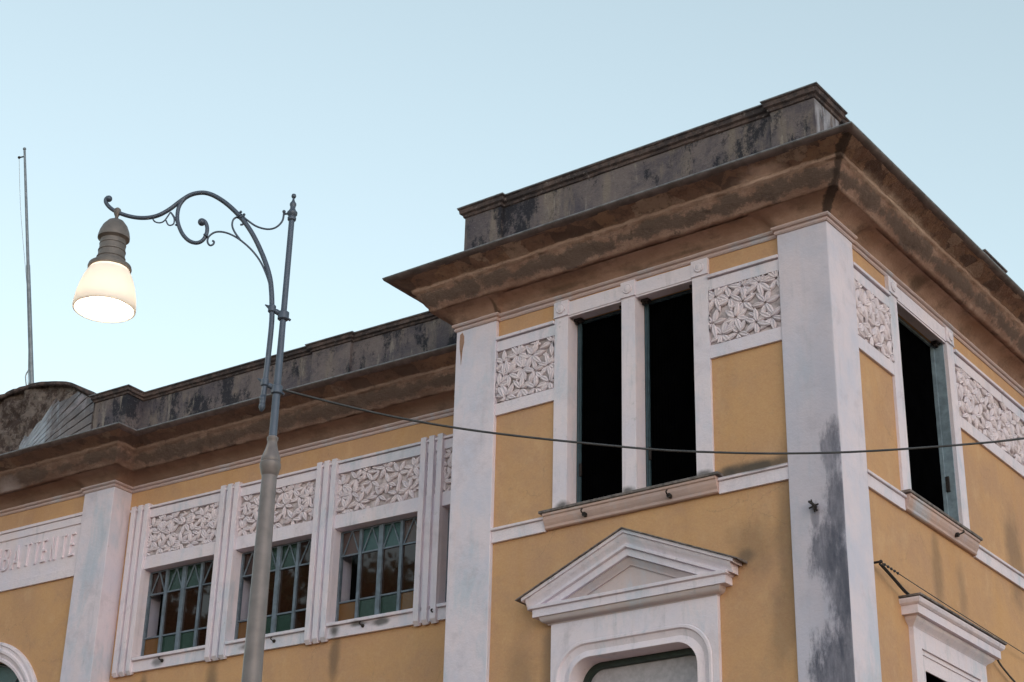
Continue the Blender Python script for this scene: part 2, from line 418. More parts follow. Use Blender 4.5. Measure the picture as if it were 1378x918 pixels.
class MB:
    def __init__(s):
        s.v = []; s.f = []; s.mi = []; s.cur = 0; s.att = None
    def add(s, vs, fs):
        o = len(s.v)
        s.v += [tuple(p) for p in vs]
        s.f += [tuple(i + o for i in f) for f in fs]
        s.mi += [s.cur] * len(fs)
        return s
    def box(s, x0, x1, y0, y1, z0, z1):
        return s.add([(x0, y0, z0), (x1, y0, z0), (x1, y1, z0), (x0, y1, z0), (x0, y0, z1), (x1, y0, z1), (x1, y1, z1), (x0, y1, z1)],
                     [(0, 3, 2, 1), (4, 5, 6, 7), (0, 1, 5, 4), (1, 2, 6, 5), (2, 3, 7, 6), (3, 0, 4, 7)])
    def extrude_x(s, prof, x0, x1, cut0=None, cut1=None):
        """prof: list of (y,z) closed, extruded along x"""
        n = len(prof)
        vs = [(x0, y, z) for y, z in prof] + [(x1, y, z) for y, z in prof]
        fs = [(i, (i + 1) % n, (i + 1) % n + n, i + n) for i in range(n)]
        fs += [tuple(range(n))[::-1], tuple(range(n, 2 * n))]
        return s.add(vs, fs)
    def plate(s, outer, holes, y0, y1):
        """polygon in x,z with holes, thick from y0 (front) to y1"""
        loops = [outer] + holes
        tri = tessellate_polygon([[Vector((x, z, 0)) for x, z in lp] for lp in loops])
        pts = [p for lp in loops for p in lp]
        n = len(pts)
        vs = [(x, y0, z) for x, z in pts] + [(x, y1, z) for x, z in pts]
        fs = [tuple(t) for t in tri] + [tuple(i + n for i in t[::-1]) for t in tri]
        o = 0
        for lp in loops:
            k = len(lp)
            for i in range(k):
                a, b = o + i, o + (i + 1) % k
                fs.append((a, b, b + n, a + n))
            o += k
        return s.add(vs, fs)
    def tube(s, pts, r, n=8, caps=True):
        pts = [Vector(p) for p in pts]
        rr = r if isinstance(r, (list, tuple)) else [r] * len(pts)
        vs = []; fs = []
        up = None
        for i, p in enumerate(pts):
            t = (pts[min(i + 1, len(pts) - 1)] - pts[max(i - 1, 0)])
            t = t.normalized() if t.length > 1e-9 else Vector((0, 0, 1))
            if up is None:
                up = t.orthogonal().normalized()
            up = (up - t * up.dot(t))
            up = up.normalized() if up.length > 1e-6 else t.orthogonal().normalized()
            b = t.cross(up)
            for k in range(n):
                a = 2 * math.pi * k / n
                vs.append(p + (up * math.cos(a) + b * math.sin(a)) * rr[i])
        for i in range(len(pts) - 1):
            for k in range(n):
                fs.append((i * n + k, i * n + (k + 1) % n, (i + 1) * n + (k + 1) % n, (i + 1) * n + k))
        if caps:
            fs.append(tuple(range(n))[::-1]); fs.append(tuple((len(pts) - 1) * n + k for k in range(n)))
        return s.add(vs, fs)
    def lathe(s, c, prof, n=32, axis=Vector((0, 0, 1)), cap=True):
        q = Vector((0, 0, 1)).rotation_difference(axis)
        c = Vector(c); vs = []; fs = []
        for r_, z in prof:
            for k in range(n):
                a = 2 * math.pi * k / n
                vs.append(c + q @ Vector((r_ * math.cos(a), r_ * math.sin(a), z)))
        for i in range(len(prof) - 1):
            for k in range(n):
                fs.append((i * n + k, i * n + (k + 1) % n, (i + 1) * n + (k + 1) % n, (i + 1) * n + k))
        if cap:
            fs.append(tuple(range(n))[::-1]); fs.append(tuple((len(prof) - 1) * n + k for k in range(n)))
        return s.add(vs, fs)
    def sphere(s, c, r, n=14):
        pr = [(max(1e-4, r * math.sin(math.pi * i / n)), -r * math.cos(math.pi * i / n)) for i in range(n + 1)]
        return s.lathe(c, pr, n + 4)
    def bar(s, p, q, wd, y0, y1):
        """flat stroke in the x,z plane from p to q, wd wide, between depths y0 and y1"""
        p = Vector(p); q = Vector(q); d = (q - p).normalized(); nn = Vector((-d.y, d.x)) * wd / 2
        c = [p + nn, q + nn, q - nn, p - nn]
        return s.add([(a.x, y0, a.y) for a in c] + [(a.x, y1, a.y) for a in c],
                     [(0, 1, 2, 3), (7, 6, 5, 4), (0, 4, 5, 1), (1, 5, 6, 2), (2, 6, 7, 3), (3, 7, 4, 0)])
    def build(s, name, mats, parent=None, frame=None, smooth=False, bevel=0, recalc=True):
        me = bpy.data.meshes.new(name)
        me.from_pydata(s.v, [], s.f)
        if not isinstance(mats, (list, tuple)):
            mats = [mats]
        for mm in mats:
            me.materials.append(MAT[mm] if isinstance(mm, str) else mm)
        if len(mats) > 1:
            me.polygons.foreach_set('material_index', s.mi)
        if s.att is not None:
            at = me.attributes.new('prof', 'FLOAT', 'POINT')
            at.data.foreach_set('value', s.att)
        if recalc:
            b = bmesh.new(); b.from_mesh(me)
            bmesh.ops.recalc_face_normals(b, faces=b.faces)
            b.to_mesh(me); b.free()
        if smooth:
            me.polygons.foreach_set('use_smooth', [True] * len(me.polygons))
            if smooth != 'all':
                me.set_sharp_from_angle(angle=R(35))
        o = bpy.data.objects.new(name, me)
        COL.objects.link(o)
        if parent is not None:
            o.parent = parent
        if frame is not None:
            o.matrix_local = frame.copy()
        if bevel:
            k = o.modifiers.new('edge', 'BEVEL')
            k.width = bevel; k.segments = 2; k.limit_method = 'ANGLE'; k.angle_limit = R(40)
            k.harden_normals = False
        return o

def tag(o, label=None, cat=None, group=None, kind=None):
    if label: o['label'] = label
    if cat: o['category'] = cat
    if group: o['group'] = group
    if kind: o['kind'] = kind
    return o
def empty(name, loc=(0, 0, 0)):
    o = bpy.data.objects.new(name, None)
    COL.objects.link(o); o.location = loc
    o.empty_display_size = .3
    return o

def smooth_path(pts, sub=6):
    P = [Vector(p) for p in pts]
    out = []
    for i in range(len(P) - 1):
        a, b, c, d = P[max(i - 1, 0)], P[i], P[i + 1], P[min(i + 2, len(P) - 1)]
        for k in range(sub):
            t = k / sub
            out.append(.5 * ((2 * b) + (c - a) * t + (2 * a - 5 * b + 4 * c - d) * t * t + (3 * b - a - 3 * c + d) * t ** 3))
    out.append(P[-1])
    return out

def sweep(mb, path, prof, seg=.1, rough=0.0, rfreq=5.0, seed=0.0):
    """profile (s,z) carried along a plan path; s is the offset to the outside (right hand of travel reversed)"""
    pts = [Vector(p) for p in path]
    nrm = []
    for i in range(len(pts) - 1):
        d = (pts[i + 1] - pts[i]).normalized()
        nrm.append(Vector((d.y, -d.x)))
    offs = []
    for i in range(len(pts)):
        n1 = nrm[max(i - 1, 0)]; n2 = nrm[min(i, len(nrm) - 1)]
        offs.append((n1 + n2) / (1 + n1.dot(n2)))
    cols = []
    for i in range(len(pts) - 1):
        L_ = (pts[i + 1] - pts[i]).length
        k = max(1, int(L_ / seg)) if L_ > .2 else 1
        for j in range(k + (1 if i == len(pts) - 2 else 0)):
            t = j / k
            cols.append((pts[i].lerp(pts[i + 1], t), offs[i].lerp(offs[i + 1], t)))
    n = len(prof)
    # normalised arc length
    al = [0]
    for a, b in zip(prof, prof[1:]):
        al.append(al[-1] + math.hypot(b[0] - a[0], b[1] - a[1]))
    att = mb.att if mb.att is not None else [0.0] * len(mb.v)
    vs = []
    for p, o in cols:
        for j, (s_, z) in enumerate(prof):
            q = p + o * s_
            v = Vector((q.x, q.y, z))
            if rough:
                e = 0 if j in (0, n - 1) else 1
                k1 = noise.fractal(v * rfreq + Vector((seed, 0, 0)), 0.6, 2.0, 5)
                k2 = noise.fractal(v * rfreq + Vector((0, seed + 9, 4)), 0.6, 2.0, 5)
                on = o.normalized()
                v += Vector((on.x, on.y, 0)) * k1 * rough * e + Vector((0, 0, k2 * rough * e))
            vs.append(v)
            att.append(s_ / .6)
    fs = []
    for i in range(len(cols) - 1):
        for j in range(n - 1):
            fs.append((i * n + j, (i + 1) * n + j, (i + 1) * n + j + 1, i * n + j + 1))
    mb.add(vs, fs)
    mb.att = att
    return mb

def rrect(x0, x1, z0, z1, r, n=10, bottom=False):
    pts = []
    cs = [(x1 - r, z1 - r, 0), (x0 + r, z1 - r, 90)]
    pts.append((x1, z0))
    for cx, cz, a0 in cs:
        for k in range(n + 1):
            a = R(a0 + 90 * k / n)
            pts.append((cx + r * math.cos(a), cz + r * math.sin(a)))
    pts.append((x0, z0))
    return pts
def grow(x0, x1, z0, z1, e=.006):
    return rect(x0 - e, x1 + e, z0 - e, z1 + e)
def rect(x0, x1, z0, z1):
    return [(x0, z0), (x1, z0), (x1, z1), (x0, z1)]

# ---------------------------------------------------------------- carved leaves
def leaf(mb, cx, cz, ang, ln, wd, y, lift, x0, x1, z0, z1):
    nu, nv = 8, 8
    ca, sa = math.cos(ang), math.sin(ang)
    bend = random.uniform(-.16, .16)
    vs = []
    for i in range(nu + 1):
        u = i / nu
        ww = wd * (math.sin(math.pi * min(1, u ** .80)) ** .95) * .5 + .001
        for j in range(nv + 1):
            v = -1 + 2 * j / nv
            lx = u * ln; lz = v * ww + bend * ln * u * u
            env = .30 + .70 * math.sin(math.pi * min(1, u * .85 + .10))
            h = lift * env * (1 - abs(v) ** 3.5)
            if abs(v) < .5:
                h -= lift * .62 * math.sin(math.pi * min(1, u * .95 + .05)) * (1 - abs(v) * 2)
            px = cx + lx * ca - lz * sa
            pz = cz + lx * sa + lz * ca
            px = min(max(px, x0), x1); pz = min(max(pz, z0), z1)
            vs.append((px, y - max(0, h), pz))
    fs = [(i * (nv + 1) + j, (i + 1) * (nv + 1) + j, (i + 1) * (nv + 1) + j + 1, i * (nv + 1) + j + 1) for i in range(nu) for j in range(nv)]
    mb.add(vs, fs)

def leaf_panel(x0, x1, z0, z1, y, parent, seed, size=.155):
    rnd = random.Random(seed)
    random.seed(seed * 3 + 1)
    mb = MB()
    e = .004
    pts = []
    for _ in range(4000):
        p = (rnd.uniform(x0 + .03, x1 - .03), rnd.uniform(z0 + .05, z1 - .05))
        if all((p[0] - q[0]) ** 2 + (p[1] - q[1]) ** 2 > (size * 1.02) ** 2 for q in pts):
            pts.append(p)
    for k, (cx, cz) in enumerate(pts):
        n = rnd.choice((5, 6, 6, 7))
        a0 = rnd.uniform(0, 6.28)
        for i in range(n):
            a = a0 + 6.283 * i / n + rnd.uniform(-.14, .14)
            ln = size * rnd.uniform(.82, 1.08)
            leaf(mb, cx + .012 * math.cos(a), cz + .012 * math.sin(a), a, ln, size * rnd.uniform(.34, .42),
                 y - rnd.uniform(.0, .016), rnd.uniform(.022, .036), x0 + e, x1 - e, z0 + e, z1 - e)
    for _ in range(int((x1 - x0) * 60)):          # single leaves filling the gaps
        bx, bz = rnd.uniform(x0 + .02, x1 - .02), rnd.uniform(z0 + .02, z1 - .02)
        if all((bx - q[0]) ** 2 + (bz - q[1]) ** 2 > (size * .80) ** 2 for q in pts):
            leaf(mb, bx, bz, rnd.uniform(0, 6.28), size * .6, size * .25, y, .022, x0 + e, x1 - e, z0 + e, z1 - e)
    for _ in range(int((x1 - x0) * 9)):          # berries in the gaps
        bx, bz = rnd.uniform(x0 + .03, x1 - .03), rnd.uniform(z0 + .03, z1 - .03)
        if all((bx - q[0]) ** 2 + (bz - q[1]) ** 2 > (size * .45) ** 2 for q in pts):
            mb.sphere((bx, y - .018, bz), .018, 8)
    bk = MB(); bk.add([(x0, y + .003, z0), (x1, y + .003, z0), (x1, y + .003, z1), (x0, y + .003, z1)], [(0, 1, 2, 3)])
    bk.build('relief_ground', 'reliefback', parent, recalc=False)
    return mb.build('leaf_relief', 'relief', parent, smooth='all', recalc=False)

# ================================================================= GROUND
def sheet(name, x0, x1, y0, y1, z, mat, n=1):
    mb = MB(); mb.add([(x0, y0, z), (x1, y0, z), (x1, y1, z), (x0, y1, z)], [(0, 1, 2, 3)])
    return tag(mb.build(name, mat, recalc=False), kind='structure')
MAT['earth'] = simple('pale_earth', (.17, .095, .048), .95, 0, .2, .8, .3)
MAT['asphalt'] = simple('asphalt', (.055, .042, .032), .9, 0, .25, 3, .4)
MAT['paving'] = simple('stone_paving', (.30, .165, .085), .85, 0, .2, 2, .3)
sheet('ground', -1500, 1500, -1500, 1500, 0, 'earth')
sheet('road', -60, 60, -11.0, -4.0, .004, 'asphalt')
mb = MB(); mb.box(-60, 3.0, -3.85, .3, -.1, .12)
mb.box(-60, 60, -22, -11.15, -.1, .12)
tag(mb.build('pavement', 'paving', bevel=.01), kind='structure')
mb = MB(); mb.box(-60, 3.0, -4.0, -3.85, -.1, .13); mb.box(-60, 60, -11.15, -11.0, -.1, .13)
tag(mb.build('kerb', 'dirtslab', bevel=.01), kind='structure')
mb = MB()
for i in range(16):
    mb.box(-40 + i * 5, -38 + i * 5, -7.56, -7.44, .0075, .0085)
MAT['roadpaint'] = simple('road_paint', (.72, .72, .70), .7, 0, .1, 8, .2)
tag(mb.build('road_marking', 'roadpaint'), kind='structure')

# ================================================================= BUILDING
B = empty('corner_building')
tag(B, 'ochre and white stucco building with a projecting corner tower and a long lower wing', 'building')

WY = .05
# --- tower walls
OP1 = (-3.09, -2.409, 7.61, 9.79); OP2 = (-2.240, -1.546, 7.61, 9.79)
mb = MB()
mb.plate(rect(-4.041, -.548, 0, 10.04), [grow(*OP1)[::-1], grow(*OP2)[::-1], rrect(-3.03, -1.565, 4.2, 6.015, .22)[::-1]], WY, .34)
mb.build('wall', 'ochre', B, FRONT)
OP3 = (1.60, 2.86, 7.61, 9.79)
mb = MB()
mb.plate(rect(.559, 12, 0, 10.04), [grow(*OP3)[::-1], rect(1.62, 2.78, 4.2, 5.86)[::-1]], WY, .34)
mb.build('wall', 'ochre', B, SIDE)
mb = MB(); mb.box(-4.6, -4.3, .352, 9, 0, 10.04); mb.box(-4.3, -.36, 11.7, 12, 0, 10.04)
mb.build('wall', 'ochre', B, FRONT)
# --- tower pilasters
mb = MB(); mb.box(-4.6, -4.041, 0, .35, 0, 10.03)
# chipped plaster near the head: shallow sunk flake
mb.build('pilaster', 'white', B, FRONT, bevel=.008)
mb = MB()
mb.add([(-.548, 0, 0), (0, 0, 0), (0, .559, 0), (-.34, .559, 0), (-.34, .35, 0), (-.548, .35, 0),
        (-.548, 0, 10.03), (0, 0, 10.03), (0, .559, 10.03), (-.34, .559, 10.03), (-.34, .35, 10.03), (-.548, .35, 10.03)],
       [(0, 1, 7, 6), (1, 2, 8, 7), (2, 3, 9, 8), (3, 4, 10, 9), (4, 5, 11, 10), (5, 0, 6, 11)])
mb.build('pilaster', 'stained', B, FRONT, bevel=.008)
# flake of lost plaster
mb = MB()
fl = [(-4.545, 9.93), (-4.515, 9.95), (-4.49, 9.90), (-4.487, 9.82), (-4.505, 9.74), (-4.512, 9.66), (-4.522, 9.55), (-4.53, 9.66), (-4.546, 9.76), (-4.55, 9.84)]
mb.plate([(x, z) for x, z in fl], [], -.004, .001)
mb.build('plaster_flake', 'cove', B, FRONT)

# --- window surrounds
def surround(frame, jambs, z0, z1, y=.02, back=.20):
    mb = MB()
    for (a, b) in jambs:
        mb.box(a, b, y, back, z0 - .012, z1)
    for (a, b), (c, d) in zip(jambs, jambs[1:]):
        mb.box(b, c, y + .003, back, z1, z1 + .16)
        mb.box(b + .001, c - .001, y + .012, y + .04, z1 - .02, z1)  # small step under the lintel
    for (a, b) in jambs:
        mb.box(a - .004, b + .004, y - .013, back - .01, z1 + .006, z1 + .185)
        mb.box(a - .008, b + .008, y - .02, back - .02, z1 + .0005, z1 + .0055)
    s_ = mb.build('window_surround', 'trim', B, frame, bevel=.005)
    for (a, b) in jambs:
        mb = MB()
        mb.lathe(((a + b) / 2, y - .0135, z1 + .095), [(.056, 0), (.056, .010), (.050, .015), (.040, .012), (.034, .016), (.001, .018)], 28, Vector((0, -1, 0)))
        mb.build('rosette', 'trim', s_, smooth=True)
    return s_
surround(FRONT, [(-3.265, -3.09), (-2.409, -2.240), (-1.546, -1.36)], 7.61, 9.79)
surround(SIDE, [(1.405, 1.60), (2.86, 3.04)], 7.61, 9.79, back=.16)

def dark_window(frame, x0, x1, z0, z1, yb=.20, hinge=True, far=False):
    mb = MB()
    mb.box(x0, x0 + .028, yb + .001, yb + .045, z0, z1)
    mb.box(x0 + .034, x0 + .046, yb + .001, yb + .03, z0, z1 - .03)
    mb.box(x1 - .03, x1, yb + .001, yb + .045, z0, z1)
    mb.box(x0 + .045, x1 - .03, yb + .02, yb + .05, z1 - .03, z1)
    if far:
        mb.box(x1 - .012, x1 - .001, .06, yb, z0 + .002, z1 - .002)
    wnd = mb.build('window', 'tealwood' if far else 'teal', B, frame, bevel=.003)
    mb = MB()
    n = int((x1 - x0) / .035)
    vs = []; fs = []
    for i in range(n * 2 + 1):
        x = x0 + (x1 - x0) * i / (n * 2)
        yy = yb + .045 + (.012 if i % 2 else 0)
        vs += [(x, yy, z0 - .02), (x, yy, z1 + .02)]
    for i in range(n * 2):
        fs.append((2 * i, 2 * i + 2, 2 * i + 3, 2 * i + 1))
    mb.add(vs, fs)
    mb.build('blind', 'black', wnd, recalc=False)
    for xx in (x0 + .04, x1 - .05):
        mb = MB()
        mb.box(xx - .05, xx + .05, yb - .07, yb + .0, z1 - .032, z1 - .002)
        mb.box(xx - .03, xx - .015, yb - .06, yb - .02, z1 - .06, z1 - .03)
        mb.box(xx + .01, xx + .03, yb - .05, yb - .02, z1 - .055, z1 - .03)
        mb.build('bracket', 'iron', wnd, bevel=.003)
    mb = MB()
    mb.box(x0 + .045, x0 + .07, yb - .02, yb, z0 + .38, z0 + .52)
    if far:
        mb = MB()
        mb.box(x1 - .035, x1 - .012, yb - .04, yb, z0 + .45, z0 + .62)
    mb.build('hinge', 'iron', wnd, bevel=.003)
dark_window(FRONT, *OP1); dark_window(FRONT, *OP2); dark_window(SIDE, *OP3, yb=.16, far=True)

# --- sill, string course
def sill(frame, x0, x1, z, hooks=()):
    mb = MB()
    mb.box(x0, x1, -.062, .19 if frame is FRONT else .12, z - .034, z - .004)
    s_ = mb.build('sill', 'dirtslab', B, frame, bevel=.006)
    mb = MB()
    xa, xb = x0 + .04, x1 - .04
    pr = [(-.048, z - .036), (-.046, z - .060), (-.032, z - .068), (-.028, z - .10), (-.014, z - .135), (.0, z - .160), (.002, z - .185), (.016, z - .195), (.049, z - .195), (.049, z - .036)]
    mb.extrude_x(pr, xa, xb)
    mb.build('moulding', 'tan', s_, bevel=.003)
    for hx in hooks:
        mb = MB()
        mb.tube(smooth_path([(hx, .0, z - .135), (hx, -.07, z - .13), (hx + .006, -.10, z - .115), (hx + .012, -.09, z - .095)], 4), .008, 8)
        mb.lathe((hx, .0, z - .135), [(.024, -.03), (.024, .045)], 12, Vector((0, -1, 0)))
        mb.build('hook', 'iron', s_)
sill(FRONT, -3.385, -1.265, 7.605, (-2.83, -1.83))
sill(SIDE, 1.375, 3.16, 7.605, (2.55,))

def string_course(frame, x0, x1):
    mb = MB()
    mb.box(x0, x1, .018, WY, 7.398, 7.522)
    mb.add([(x0, .018, 7.524), (x1, .018, 7.524), (x1, -.004, 7.528), (x0, -.004, 7.528), (x0, -.006, 7.553), (x1, -.006, 7.553), (x1, .05, 7.572), (x0, .05, 7.572), (x0, .05, 7.524), (x1, .05, 7.524)],
           [(0, 1, 2, 3), (3, 2, 5, 4), (4, 5, 6, 7), (7, 6, 9, 8), (0, 3, 4, 7, 8), (1, 2, 5, 6, 9)])
    mb.build('string_course', 'trim', B, frame, bevel=.003)
string_course(FRONT, -4.04, -3.346); string_course(FRONT, -1.304, -.549)
string_course(SIDE, .56, 1.414); string_course(SIDE, 3.121, 12)

# --- friezes of carved leaves on the tower
def frieze(frame, x0, x1, seed, z=(8.84, 8.98, 9.60, 9.722, 9.765), y=.02, yl=-.008, ywall=.05, size=.165):
    mb = MB()
    mb.box(x0, x1, y, ywall, z[0], z[1])
    mb.box(x0, x1, y, ywall, z[2], z[3])
    mb.box(x0, x1, yl, ywall, z[3] + .010, z[4])
    mb.box(x0, x1, ywall - .006, ywall, z[3] - .0, z[3] + .010)
    mb.box(x0, x1, ywall - .0005, ywall + .01, z[1] - .01, z[2] + .01)
    f = mb.build('frieze', 'trim', B, frame, bevel=.003)
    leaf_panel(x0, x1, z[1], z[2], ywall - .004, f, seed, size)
    return f
frieze(FRONT, -4.04, -3.266, 11); frieze(FRONT, -1.359, -.549, 12)
frieze(SIDE, .56, 1.404, 13); frieze(SIDE, 3.041, 7.0, 14)

# --- tower cornice
lower_path = [(-4.6, 9), (-4.6, 0), (-4.041, 0), (-4.041, WY), (-.548, WY), (-.548, 0), (0, 0), (0, .559), (-WY, .559), (-WY, 12)]
upper_path = [(-4.6, 9), (-4.6, 0), (0, 0), (0, 12)]
def prof_shift(p, dz, k=1.0, z0=9.98):
    return [(s_, z0 + (z - z0) * k + dz) for s_, z in p]
P_MOULD = [(-.04, 9.974), (.012, 9.975), (.022, 9.99), (.020, 10.005), (.012, 10.010), (.014, 10.018), (.034, 10.024), (.044, 10.038), (.040, 10.056), (.024, 10.062), (.02, 10.066)]
P_COVE = [(.022, 10.064), (.028, 10.072), (.045, 10.105), (.075, 10.137), (.115, 10.163), (.165, 10.181), (.215, 10.190)]
P_UP_OLD = [(.08, 10.215), (.195, 10.196), (.217, 10.206), (.222, 10.232), (.262, 10.262), (.300, 10.302), (.335, 10.350), (.352, 10.395), (.356, 10.432), (.372, 10.452), (.412, 10.466), (.46, 10.485), (.505, 10.504), (.54, 10.513)]
P_UP = [(.08, 10.215), (.200, 10.197), (.222, 10.208), (.226, 10.226), (.250, 10.252), (.280, 10.288), (.310, 10.330), (.332, 10.372), (.343, 10.405), (.366, 10.412), (.372, 10.428), (.376, 10.446), (.405, 10.460), (.44, 10.474), (.48, 10.490), (.52, 10.505), (.568, 10.522)]
P_GUT = [(.552, 10.516), (.562, 10.519), (.582, 10.527), (.604, 10.543), (.612, 10.560)]
P_LIP = [(.612, 10.560), (.618, 10.568), (.616, 10.578), (.600, 10.580), (.30, 10.60), (-.30, 10.64)]
def cornice_set(frame, lp, up, dz=0.0, k=1.0, seed=0):
    mb = sweep(MB(), lp, prof_shift(P_MOULD, dz, k), .12, .0025, 7, seed); mb.att = None
    mb.build('moulding', 'tan2' if 'tan2' in MAT else 'tan', B, frame, smooth=True, recalc=False)
    mb = sweep(MB(), lp, prof_shift(P_COVE, dz, k), .06, .004, 4, seed); mb.att = None
    c = mb.build('cornice', 'cove', B, frame, smooth='all', recalc=False)
    mb = sweep(MB(), up, prof_shift(P_UP, dz, k), .03, .013, 8, seed + 3)
    mb.build('eaves', 'cornice', c, smooth='all', recalc=False)
    mb = sweep(MB(), up, prof_shift(P_GUT, dz, k), .05, .004, 3, seed + 5); mb.att = None
    g = mb.build('gutter', 'gutter', c, smooth='all', recalc=False)
    mb = sweep(MB(), up, prof_shift(P_LIP, dz, k), .2, 0, 3, seed); mb.att = None
    mb.build('gutter_lip', 'gutterlip', c, recalc=False)
MAT['tan2'] = stucco('cornice_moulding', (.56, .40, .37), (.50, .38, .38), (.53, .34, .27), dirt=.25)
cornice_set(FRONT, lower_path, upper_path)

# --- tower parapet
pp = [(-4.57, 9), (-4.57, .62), (-4.62, .62), (-4.62, .1), (-4.10, .1), (-4.10, .15), (-.61, .15), (-.61, .1), (-.1, .1), (-.1, .66), (-.15, .66), (-.15, 4.45), (-.1, 4.45), (-.1, 5.0), (-.15, 5.0), (-.15, 12)]
def parapet_set(frame, path, z0, z1, zc):
    mb = sweep(MB(), path, [(0, z0), (0, z0 + (z1 - z0) * .33), (0, z0 + (z1 - z0) * .66), (0, z1)], .12, .004, 5, 3); mb.att = None
    p = mb.build('parapet', 'parapet', B, frame, recalc=False)
    h = zc - z1
    mb = sweep(MB(), path, [(0, z1), (.018, z1 + .06 * h), (.024, z1 + .3 * h), (.032, z1 + .34 * h), (.050, z1 + .42 * h), (.056, z1 + .80 * h), (.068, z1 + .84 * h), (.066, z1 + h), (-.02, z1 + h * 1.08), (-.25, z1 + h * 1.08), (-.25, z0)], .08, .005, 6, 5); mb.att = None
    mb.build('coping', 'cap', p, recalc=False)
    mb = sweep(MB(), path, [(.060, z1 + .93 * h), (.074, z1 + .94 * h), (.074, z1 + 1.03 * h), (.05, z1 + 1.07 * h), (-.02, z1 + 1.14 * h), (-.24, z1 + 1.14 * h)], .5, 0); mb.att = None
    mb.build('coping_flashing', 'gutterlip', p, recalc=False)
parapet_set(FRONT, pp, 10.5, 11.49, 11.615)
mb = MB(); mb.box(-4.35, -.35, .38, 11.9, 10.36, 10.42)
mb.build('roof', 'dirtslab', B, FRONT)

# --- pediment window on the tower front
PX = -2.311
mb = MB()
mb.plate(rect(-3.245, -1.345, 4.0, 6.40), [rrect(-3.20, -1.41, 4.0 + .001, 6.185, .36, 14)[::-1]], .0, WY)
mb.build('window_surround', 'trim', B, FRONT, bevel=.004)
sur = bpy.context.scene.objects[-1] if False else None
mb = MB()
o_ = rrect(-3.199, -1.411, 4.002, 6.184, .36, 14)
def ring_loft(mb, loops):
    n = len(loops[0][0])
    vs = [(x, y, z) for lp, y in loops for x, z in lp]
    fs = []
    for k in range(len(loops) - 1):
        for i in range(n - 1):
            fs.append((k * n + i, k * n + i + 1, (k + 1) * n + i + 1, (k + 1) * n + i))
    mb.add(vs, fs)
def rr(i, r):
    return rrect(-3.199 + i, -1.411 - i, 4.002, 6.184 - i, r, 14)
ring_loft(mb, [(rr(0, .36), .0), (rr(.012, .35), -.012), (rr(.035, .335), -.012), (rr(.045, .33), .012), (rr(.10, .29), .030), (rr(.155, .25), .006), (rr(.168, .24), .004), (rr(.172, .235), .02), (rr(.172, .235), .30)])
rev = mb.build('rounded_reveal', 'trim', B, FRONT, smooth=True, recalc=False)
mb = MB()
ring_loft(mb, [(rr(.170, .235), .262), (rr(.172, .23), .235), (rr(.225, .19), .235), (rr(.235, .18), .25), (rr(.235, .18), .29)])
fr_ = mb.build('window', 'darkgreen', B, FRONT, smooth=True, recalc=False)
mb = MB()
mb.plate(rr(.20, .2), [], .275, .28)
mb.build('glazing', 'frost', fr_)
# horizontal cornice of the pediment
MAT['tan3'] = stucco('grimy_warm_lit_stucco', (.58, .46, .45), (.50, .42, .43), (.56, .41, .36), dirt=.35)  # tan paints in the warm bounce on tympanum and inner moulding; bed moulding stained
P = empty('pediment'); P.parent = B
def hp(half, pr, name, mat='trim', bevel=.003):
    mb = MB()
    # mitred profile with returns: pr list of (proj, z)
    path = [(PX - half, WY), (PX - half, 0), (PX + half, 0), (PX + half, WY)]
    sweep(mb, path, pr, 3, 0); mb.att = None
    return mb.build(name, mat, P, FRONT, recalc=False, smooth=True)
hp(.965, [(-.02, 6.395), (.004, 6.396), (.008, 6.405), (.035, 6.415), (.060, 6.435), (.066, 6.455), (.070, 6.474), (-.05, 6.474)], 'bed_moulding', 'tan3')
hp(1.02, [(-.04, 6.474), (.085, 6.476), (.085, 6.552), (.095, 6.556), (.108, 6.562), (.110, 6.592), (-.05, 6.598)], 'corona')
# raking members, built per side as mitred extrusions
sl_ = .53 / 1.27
def rake(pr, half, zapex, name, mat, parent=P, ybk=WY):
    """pr: closed list of (y, dz) where dz is measured down from the top line"""
    mb = MB()
    n = len(pr)
    vs = []
    for sx in (-1, 0, 1):
        for y, dz in pr:
            vs.append((PX + sx * half, y, zapex - abs(sx) * half * sl_ + dz))
    fs = []
    for k in range(2):
        for i in range(n):
            j = (i + 1) % n
            fs.append((k * n + i, k * n + j, (k + 1) * n + j, (k + 1) * n + i))
    fs.append(tuple(range(n))); fs.append(tuple(range(2 * n, 3 * n))[::-1])
    mb.add(vs, fs)
    return mb.build(name, mat, parent, FRONT, smooth=True)
ZA = 7.205
rake([(-.150, .0), (-.152, -.012), (.045, -.014), (.045, .012)], 1.275, ZA, 'flashing', 'dirtslab')
rake([(-.132, -.016), (-.130, -.048), (-.118, -.052), (.044, -.052), (.044, -.016)], 1.215, ZA, 'rake_fillet', 'trim')
rake([(-.112, -.054), (-.108, -.075), (-.094, -.10), (-.078, -.125), (-.070, -.150), (.043, -.150), (.043, -.054)], 1.175, ZA, 'rake_cyma', 'trim')
rake([(-.084, -.152), (-.084, -.180), (-.070, -.186), (.042, -.186), (.042, -.152)], 1.08, ZA, 'rake_bead', 'trim')
rake([(-.052, -.188), (-.050, -.262), (.041, -.262), (.041, -.188)], .99, ZA, 'rake_band', 'trim')
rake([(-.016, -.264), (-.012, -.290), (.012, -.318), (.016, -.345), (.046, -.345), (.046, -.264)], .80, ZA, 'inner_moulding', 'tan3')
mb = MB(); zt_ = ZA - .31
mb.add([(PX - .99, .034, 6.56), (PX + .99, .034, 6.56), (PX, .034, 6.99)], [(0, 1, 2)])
mb.build('tympanum', 'tan3' if 'tan3' in MAT else 'trim', P, FRONT, recalc=False)

